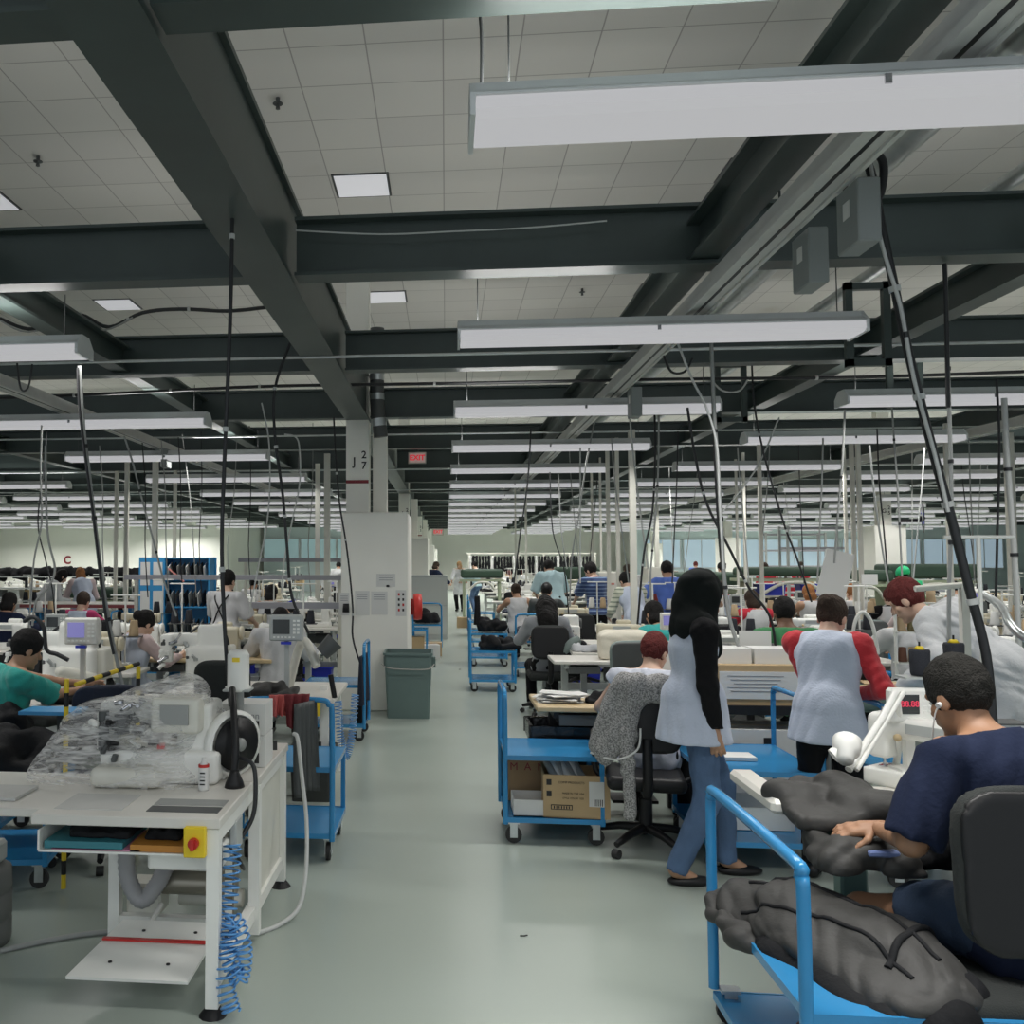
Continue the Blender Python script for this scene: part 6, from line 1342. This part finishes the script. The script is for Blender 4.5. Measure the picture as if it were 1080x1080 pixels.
# thread rack with brown cones and curved loops machine
t=thing('thread_rack','white thread rack filled with brown and tan cones','thread rack',(3.95,8.2,.76))
for z in (.12,.38,.62): bx('shelf',(0,0,z),(.34,.12,.012),WHITE,t)
for s_ in(-1,1): bx('post',(s_*.17,0,.33),(.015,.03,.66),WHITE,t)
cc=[mat('cone_brown',(.12,.05,.03),.8),mat('cone_tan',(.45,.33,.2),.8),mat('cone_olive',(.18,.15,.07),.8),PAPER]
for j,z in enumerate((.13,.39,.63)):
    for k in range(4): MB().mt(cc[(k+j)%4]).lathe([(0,0),(.035,0),(.036,.01),(.028,.12),(0,.125)],(-.12+.08*k,0,z),12).build('thread_cone',parent=t)
MB().mt(WHITE).tube(arc([(-.55,-.1,.0),(-.55,-.1,.40),(-.48,-.1,.55),(-.40,-.1,.45),(-.36,-.1,.2)],6),.015).build('loop_guide',label='white looped thread guide standing by the brown cone rack',cat='thread guide',loc=(3.95,8.2,.76))
for i,(a,b,c,Y_,lab) in enumerate((((965,621),(1016,617),(1018,705),5.4,'cream gallows frame above the lab coat person back'),((395,0),(0,0),(0,0),0,''))):
    if not lab: continue
    A,B,C_=at(*a,Y_),at(*b,Y_),at(*c,Y_); t=thing('lamp_gallows',lab,'frame',(B.x,B.y,0)); O=Vector((B.x,B.y,0)); MB().mt(WHITE2).tube([A-O,B-O],.018,6).build('arm',parent=t); MB().mt(WHITE2).box((0,0,(B.z+.03)/2),(.04,.04,B.z-.03)).build('post',parent=t)
p0,p1=at(1035,598+28,5.6),at(1080,672,5.0); MB().mt(GALV).tube(arc([p0,(p0+p1)/2+Vector((0,0,.04)),p1,p1+Vector((.3,-.3,-.25))],5),.022).build('metal_conduit',label='grey metal conduit arm sloping down at the bench cabinet',cat='conduit')
# jacket on chair (dark) beyond the black framed table
t=dup(CHP,(2.32,7.75,0),.1,'black office chair wearing the dark grey jacket'); link('draped_jacket',solid([rc((-.18,0,.0),(.18,0,.0),.07,.07),rc((-.16,-.04,-.04),(-.2,-.07,-.42),.08,.10,.6),rc((.14,-.04,-.04),(.18,-.07,-.38),.08,.10,.6),rc((0,-.05,-.05),(0,-.07,-.3),.1,.12,.5)],.04,fold=(.014,22,3,(0,0,1)),h=.014),DGREY,label='dark grey jacket draped over an office chair back',cat='jacket').location=(2.32,7.48,1.02)
bx('white_card',(2.20,6.85,1.08),(.22,.01,.32),PAPER,label='white card standing upright behind the black framed table',cat='card')
t=bx('label_board',(0,0,0),(.30,.02,.52),PAPER,rot=(0,.25,0),label='tilted white label board hanging in the open side rows',cat='board'); t.location=at(881,606,10.5)
bx('label_board',tuple(at(917,611,12.0)),(.19,.015,.13),PAPER,label='small white card on the rail before bright green head scarf',cat='card')
# wall fan on the G column
t=thing('wall_fan','caged blue bladed fan mounted on the G 25 column','fan',(11.2,22.9,2.72))
for r_ in (.10,.18,.26,.34): MB().mt(DGREY).tube([(r_*math.cos(a)*.5,-.12+r_*math.cos(a)*.85,r_*math.sin(a)) for a in np.linspace(0,2*PI,24)[:-1]],.008,5,closed=True).build('cage_ring',parent=t)
for k in range(10): a=PI*k/10; MB().mt(DGREY).cyl((.34*math.cos(a)*.5,-.12+.34*math.cos(a)*.85,.34*math.sin(a)),(-.34*math.cos(a)*.5,-.12-.34*math.cos(a)*.85,-.34*math.sin(a)),.006,n=5).build('cage_wire',parent=t)
for k in range(3): a=2.1*k; MB().mt(BLUE2).box((.12*math.cos(a)*.5,-.10+.12*math.cos(a)*.85,.12*math.sin(a)),(.10,.02,.14),(0,a,.9)).build('fan_blade',parent=t)
MB().mt(BLACK).box((-.22,.05,-.05),(.5,.08,.08)).cyl((0,.0,0),(0,-.1,0),.06).build('mount_arm',parent=t)
# loose goods on the floor edge
for k,(px,py) in enumerate(((985/3+0,0),)): pass
for k,(px,py,lab) in enumerate(((553,987,'tiny dark scrap of thread on the aisle floor'),(485,706,'small dark scuff scrap on the floor beside the aisle trolley'))):
    p=onz(px,py,.004); MB().mt(INK).tube([p+Vector((-.02,0,0)),p,p+Vector((.015,.01,0))],.003,5).build('thread_scrap',label=lab,cat='scrap')
# ---------- cords, poles ----------
def cord(label,Y,pts,r=.009,m=CORDB,dy=None,name='power_cable',ties=0,cat='cord',group=None,seg=5):
    P=[]
    n=len(pts)
    for i,(px,py) in enumerate(pts):
        y=Y+(dy or 0)*i/(n-1); P.append(at(px,py,y))
    pts3=arc(P,seg); o=thing(name,label,cat,P[0],0,group); O=P[0]
    MB().mt(m).tube([p-O for p in pts3],r,6).build('sheath',parent=o)
    for k in range(ties):
        i=int((k+1)*(len(pts3)-2)/(ties+1)); a=pts3[i]-O; b=pts3[i+1]-O; d=(b-a).normalized()*.012; MB().mt(CORDW if m is CORDB else CORDB).cyl(a-d,a+d,r*1.35,n=8).build('cable_tie',parent=o)
    return o
cord('long black cord falling from the girder to the bench canister',4.35,[(243,92),(245,200),(243,330),(237,480),(234,580),(238,680),(243,745)],.011,ties=3)
cord('thick two tone cord dropping beside the second column side lamp to bench',6.0,[(84,386),(88,450),(94,500),(101,560),(112,640),(124,700),(136,750)],.014,CORDG,ties=3)
cord('black partner cord wound along the two tone cord',5.97,[(82,388),(84,430),(91,490),(99,550),(110,640),(120,690)],.010,CORDB)
cord('grey cord slanting from the aluminium rail to the blue rack',8.2,[(131,460),(141,492),(152,535),(163,575),(172,610),(186,650)],.010,CORDG,ties=2)
cord('black and grey cord from lamp beam down to the screen bench',7.3,[(306,362),(290,410),(290,460),(298,520),(303,580),(308,630),(326,668)],.013,CORDB,ties=4)
cord('pale cord crossing behind the black cord by the column',8.6,[(276,425),(284,470),(283,540),(272,600),(262,650)],.008,CORDW)
cord('black cord hanging in front of the column down to the workbench',9.4,[(352,440),(354,480),(358,530),(366,580),(372,640),(372,672),(380,700)],.010,CORDB,ties=3)
cord('white cord looping from thin conduit beside the J 27 column',8.9,[(300,458),(312,461),(316,475),(316,510),(308,550),(300,590),(297,625)],.008,CORDW)
cord('grey cord pair hanging near the dark jacket worker',9.0,[(44,445),(43,500),(44,550),(36,590),(32,640),(30,670)],.010,CORDG)
cord('slim grey cord hanging beside the cord pair at picture edge',9.3,[(50,445),(47,490),(40,550),(48,590),(55,620),(58,650)],.008,CORDB)
cord('curved grey hose bending toward the machines of teal shirted man',8.0,[(48,470),(50,560),(58,600),(50,620),(38,634),(34,660)],.011,CORDG)
cord('thick black lead curving over the purple screen panel',6.2,[(26,655),(36,651),(46,662),(49,685),(60,690),(72,696)],.016,CORDB)
for k,(x0,x1) in enumerate(((105,108),(150,153),(170,175),(188,190),(192,204),(212,210),(250,240),(263,262),(330,325))):
    cord('dark drop cord between the lamps on the column side, %s from the C wall'%ORD[k],10.5+.5*k,[(x0,470-k*3),((x0+x1)/2+2,520),(x1,575),(x1+3,630)],.008,CORDB if k%2 else CORDG,group='drop cords on the column side',seg=3)
# open side main cords
cord('thick black cable bundle sweeping down to the navy man workstation',4.0,[(903,150),(918,180),(930,240),(947,320),(960,380),(985,480),(1003,545),(1022,620),(1040,690),(1047,762)],.018,CORDB,ties=5)
cord('white cable tied along the thick black bundle',3.97,[(913,150),(921,190),(925,235),(935,275),(950,325),(964,400),(986,480),(1000,540)],.008,CORDW,ties=2)
cord('black lead dropping from the lower grey tap box',4.3,[(880,152),(888,180),(893,210),(890,225)],.012,CORDB)
cord('black loop of cable around the girder by the tap boxes',3.9,[(905,150),(928,165),(932,185),(926,210),(914,215)],.016,CORDB)
cord('straight grey and black pole cord behind the lab coat person',6.0,[(997,278),(999,360),(1001,430),(1003,500),(1003,560),(1001,620),(1001,680)],.012,CORDG,ties=3)
cord('black pipe lead hanging under the cross beam open side',5.5,[(996,278),(998,330),(999,380),(1000,430)],.012,CORDB,name='conduit_drop')
cord('thick pale pole leaning beside the picture edge, open side',7.0,[(1059,420),(1062,480),(1068,560),(1072,620),(1075,690)],.020,CORDW,ties=2)
cord('dark cord beside the thick pale pole, open side',7.2,[(1051,400),(1054,470),(1052,560),(1050,640)],.009,CORDB)
cord('black and grey cord hanging behind the headscarf woman',6.6,[(750,355),(753,430),(757,490),(761,560),(764,610),(770,655),(782,690)],.013,CORDG,ties=3)
cord('black cord running along the cord behind headscarf woman',6.63,[(750,358),(752,430),(755,500),(759,570),(766,640)],.010,CORDB)
cord('white cable slanting from lamp to the cord behind headscarf woman',6.5,[(715,362),(730,400),(745,430),(756,470),(759,530),(763,600)],.008,CORDW)
cord('long black cord slanting toward the green striped polo man',7.4,[(725,430),(733,480),(745,530),(770,580),(790,620),(812,650),(819,690)],.010,CORDB,ties=2)
cord('slim black cord slanting across the rows to the label board',9.0,[(793,385),(796,430),(806,480),(826,550),(841,590),(856,635)],.009,CORDB,ties=2)
cord('grey vertical cord in front of the tilted label board',8.8,[(891,432),(889,480),(884,540),(880,594)],.010,CORDG,ties=1)
cord('dark cord falling behind the tilted label board to tables',9.4,[(938,380),(942,450),(947,520),(951,600),(953,655)],.009,CORDG,ties=2)
cord('pale cord with dark end dropping to the thread rack',8.5,[(917,470),(922,520),(930,575),(938,620)],.008,CORDW)
cord('twin cords hanging over the navy striped man, darker one',10.2,[(690,428),(691,480),(688,540),(679,585),(674,640),(672,662)],.011,CORDB,ties=2)
cord('twin cords hanging over the navy striped man, paler one',10.1,[(695,428),(694,500),(690,560),(686,610),(688,660)],.010,CORDG,ties=2)
cord('white cord curving down by the white tower cabinet',10.6,[(664,438),(668,480),(674,530),(680,575),(684,600)],.010,CORDW)
cord('grey cord leaning over the aqua T-shirt man',11.5,[(627,445),(618,490),(611,540),(603,590),(601,640)],.010,CORDG,ties=1)
cord('dark slender cord falling to the overlock machine',12.0,[(580,498),(583,560),(595,600),(600,650)],.008,CORDB)
cord('pale slender cord beside the slender dark cord',12.3,[(589,500),(592,560),(598,600)],.008,CORDG)
cord('white crossing cable between lamps of the second row',9.6,[(822,440),(800,490),(775,525),(762,540)],.008,CORDW)
cord('looped grey cable slung between the lamps open side',9.0,[(748,398),(762,412),(780,412),(790,398)],.009,CORDW)
cord('drooping black cable under the second lamp',6.8,[(700,375),(708,392),(722,392),(730,378)],.009,CORDB)
cord('long swagged black cable run beneath the ceiling near the C side',7.6,[(0,336),(30,347),(60,340),(85,332),(115,345),(150,330),(190,326),(240,328),(282,324)],.016,CORDB,ties=4)
cord('thin grey swag running under the black cable run',7.5,[(0,338),(30,350),(80,337),(110,348),(140,335)],.008,CORDG)
cord('straight black cable strung across beyond third beam',9.0,[(0,420),(100,416),(200,411),(300,407),(500,404),(700,400),(900,398),(1080,392)],.016,CORDB,ties=6)
cord('thin pale wire sagging along the first cross beam',5.35,[(312,243),(400,247),(480,244),(560,240),(640,233)],.005,CORDW)
cord('chain hanging the big tube lamp from the beam',2.95,[(505,0),(508,40),(508,95)],.006,DGREY,ties=0,name='lamp_chain',cat='chain')
cord('black flexible lead dangling under the first column side lamp',6.3,[(18,383),(22,410),(30,408),(34,384)],.008,CORDB)
for k,x0 in enumerate((560,600,612,632,645,705,715,738,778,787,812,823,842,868,905,925,962,975,1012,1022,1035)):
    Yk=9.5+(k*7%13)*.9; sl=(k*5%7-3)*6
    cord('drop cord over the open side rows, %s from the aisle'%(ORD[k] if k<20 else 'twenty first'),Yk,[(x0,452+(k%3)*10),(x0+sl*.2,510),(x0+sl*.6,560),(x0+sl,615)],.008,(CORDB,CORDG,CORDW)[k%3],group='drop cords over the open side rows',seg=3)
# white service poles (duct posts) from tables to beams
pl=[(544,20,.035),(625,17,.04),(634,15.5,.035),(642,13.5,.05),(652,13,.05),(668,12.2,.08),(778,16,.035),(786,15,.04),(803,14,.05),(893,14.5,.04),(901,13.5,.05),(908,13.2,.05),(1002,12,.05),(122,17,.06),(133,15.5,.07),(163,14,.08),(184,17,.06),(335,16,.08),(345,14.5,.09),(555,22,.05),(693,24,.1),(1068,13,.09)]
for k,(px,Y_,w_) in enumerate(pl):
    p=at(px,590,Y_); w=w_; t=thing('service_pole','white service pole reaching the beams, %s'%(('thin one' if px<340 else 'thick one')+' by the column casing' if 300<px<360 else ('%s in the group past the blue rack'%ORD[[122,133,163,184].index(px)] if px<200 else '%s going outward from aisle'%ORD[[j for j,q in enumerate(sorted(a[0] for a in pl if a[0]>500)) if q==px][0]])),'pole',(p.x,p.y,0))
    bx('post',(0,0,(3.44+.0)/2),(w,w,3.44),WHITE2,t); bx('base_plate',(0,0,.01),(w*2,w*2,.02),LGREY,t)
# ---------- camera, world, view ----------
cd=bpy.data.cameras.new('camera'); cam=bpy.data.objects.new('camera',cd); COL.objects.link(cam); SC.camera=cam
cd.sensor_width=36; cd.lens=F/1080*36; cd.shift_x=(540-CX)/1080; cd.clip_end=200
cam.location=(0,0,CH); cam.rotation_euler=(PI/2+pit,0,yaw)
w=bpy.data.worlds.new('world'); SC.world=w; w.use_nodes=True
w.node_tree.nodes['Background'].inputs[0].default_value=(.85,.93,1,1); w.node_tree.nodes['Background'].inputs[1].default_value=.85
SC.view_settings.view_transform='Standard'; SC.view_settings.look='None'; SC.view_settings.gamma=1; SC.view_settings.exposure=0
SC.cycles.max_bounces=6; SC.cycles.diffuse_bounces=4; SC.cycles.transparent_max_bounces=12
SC.cycles.caustics_reflective=False; SC.cycles.caustics_refractive=False
SC.cycles.use_denoising=True
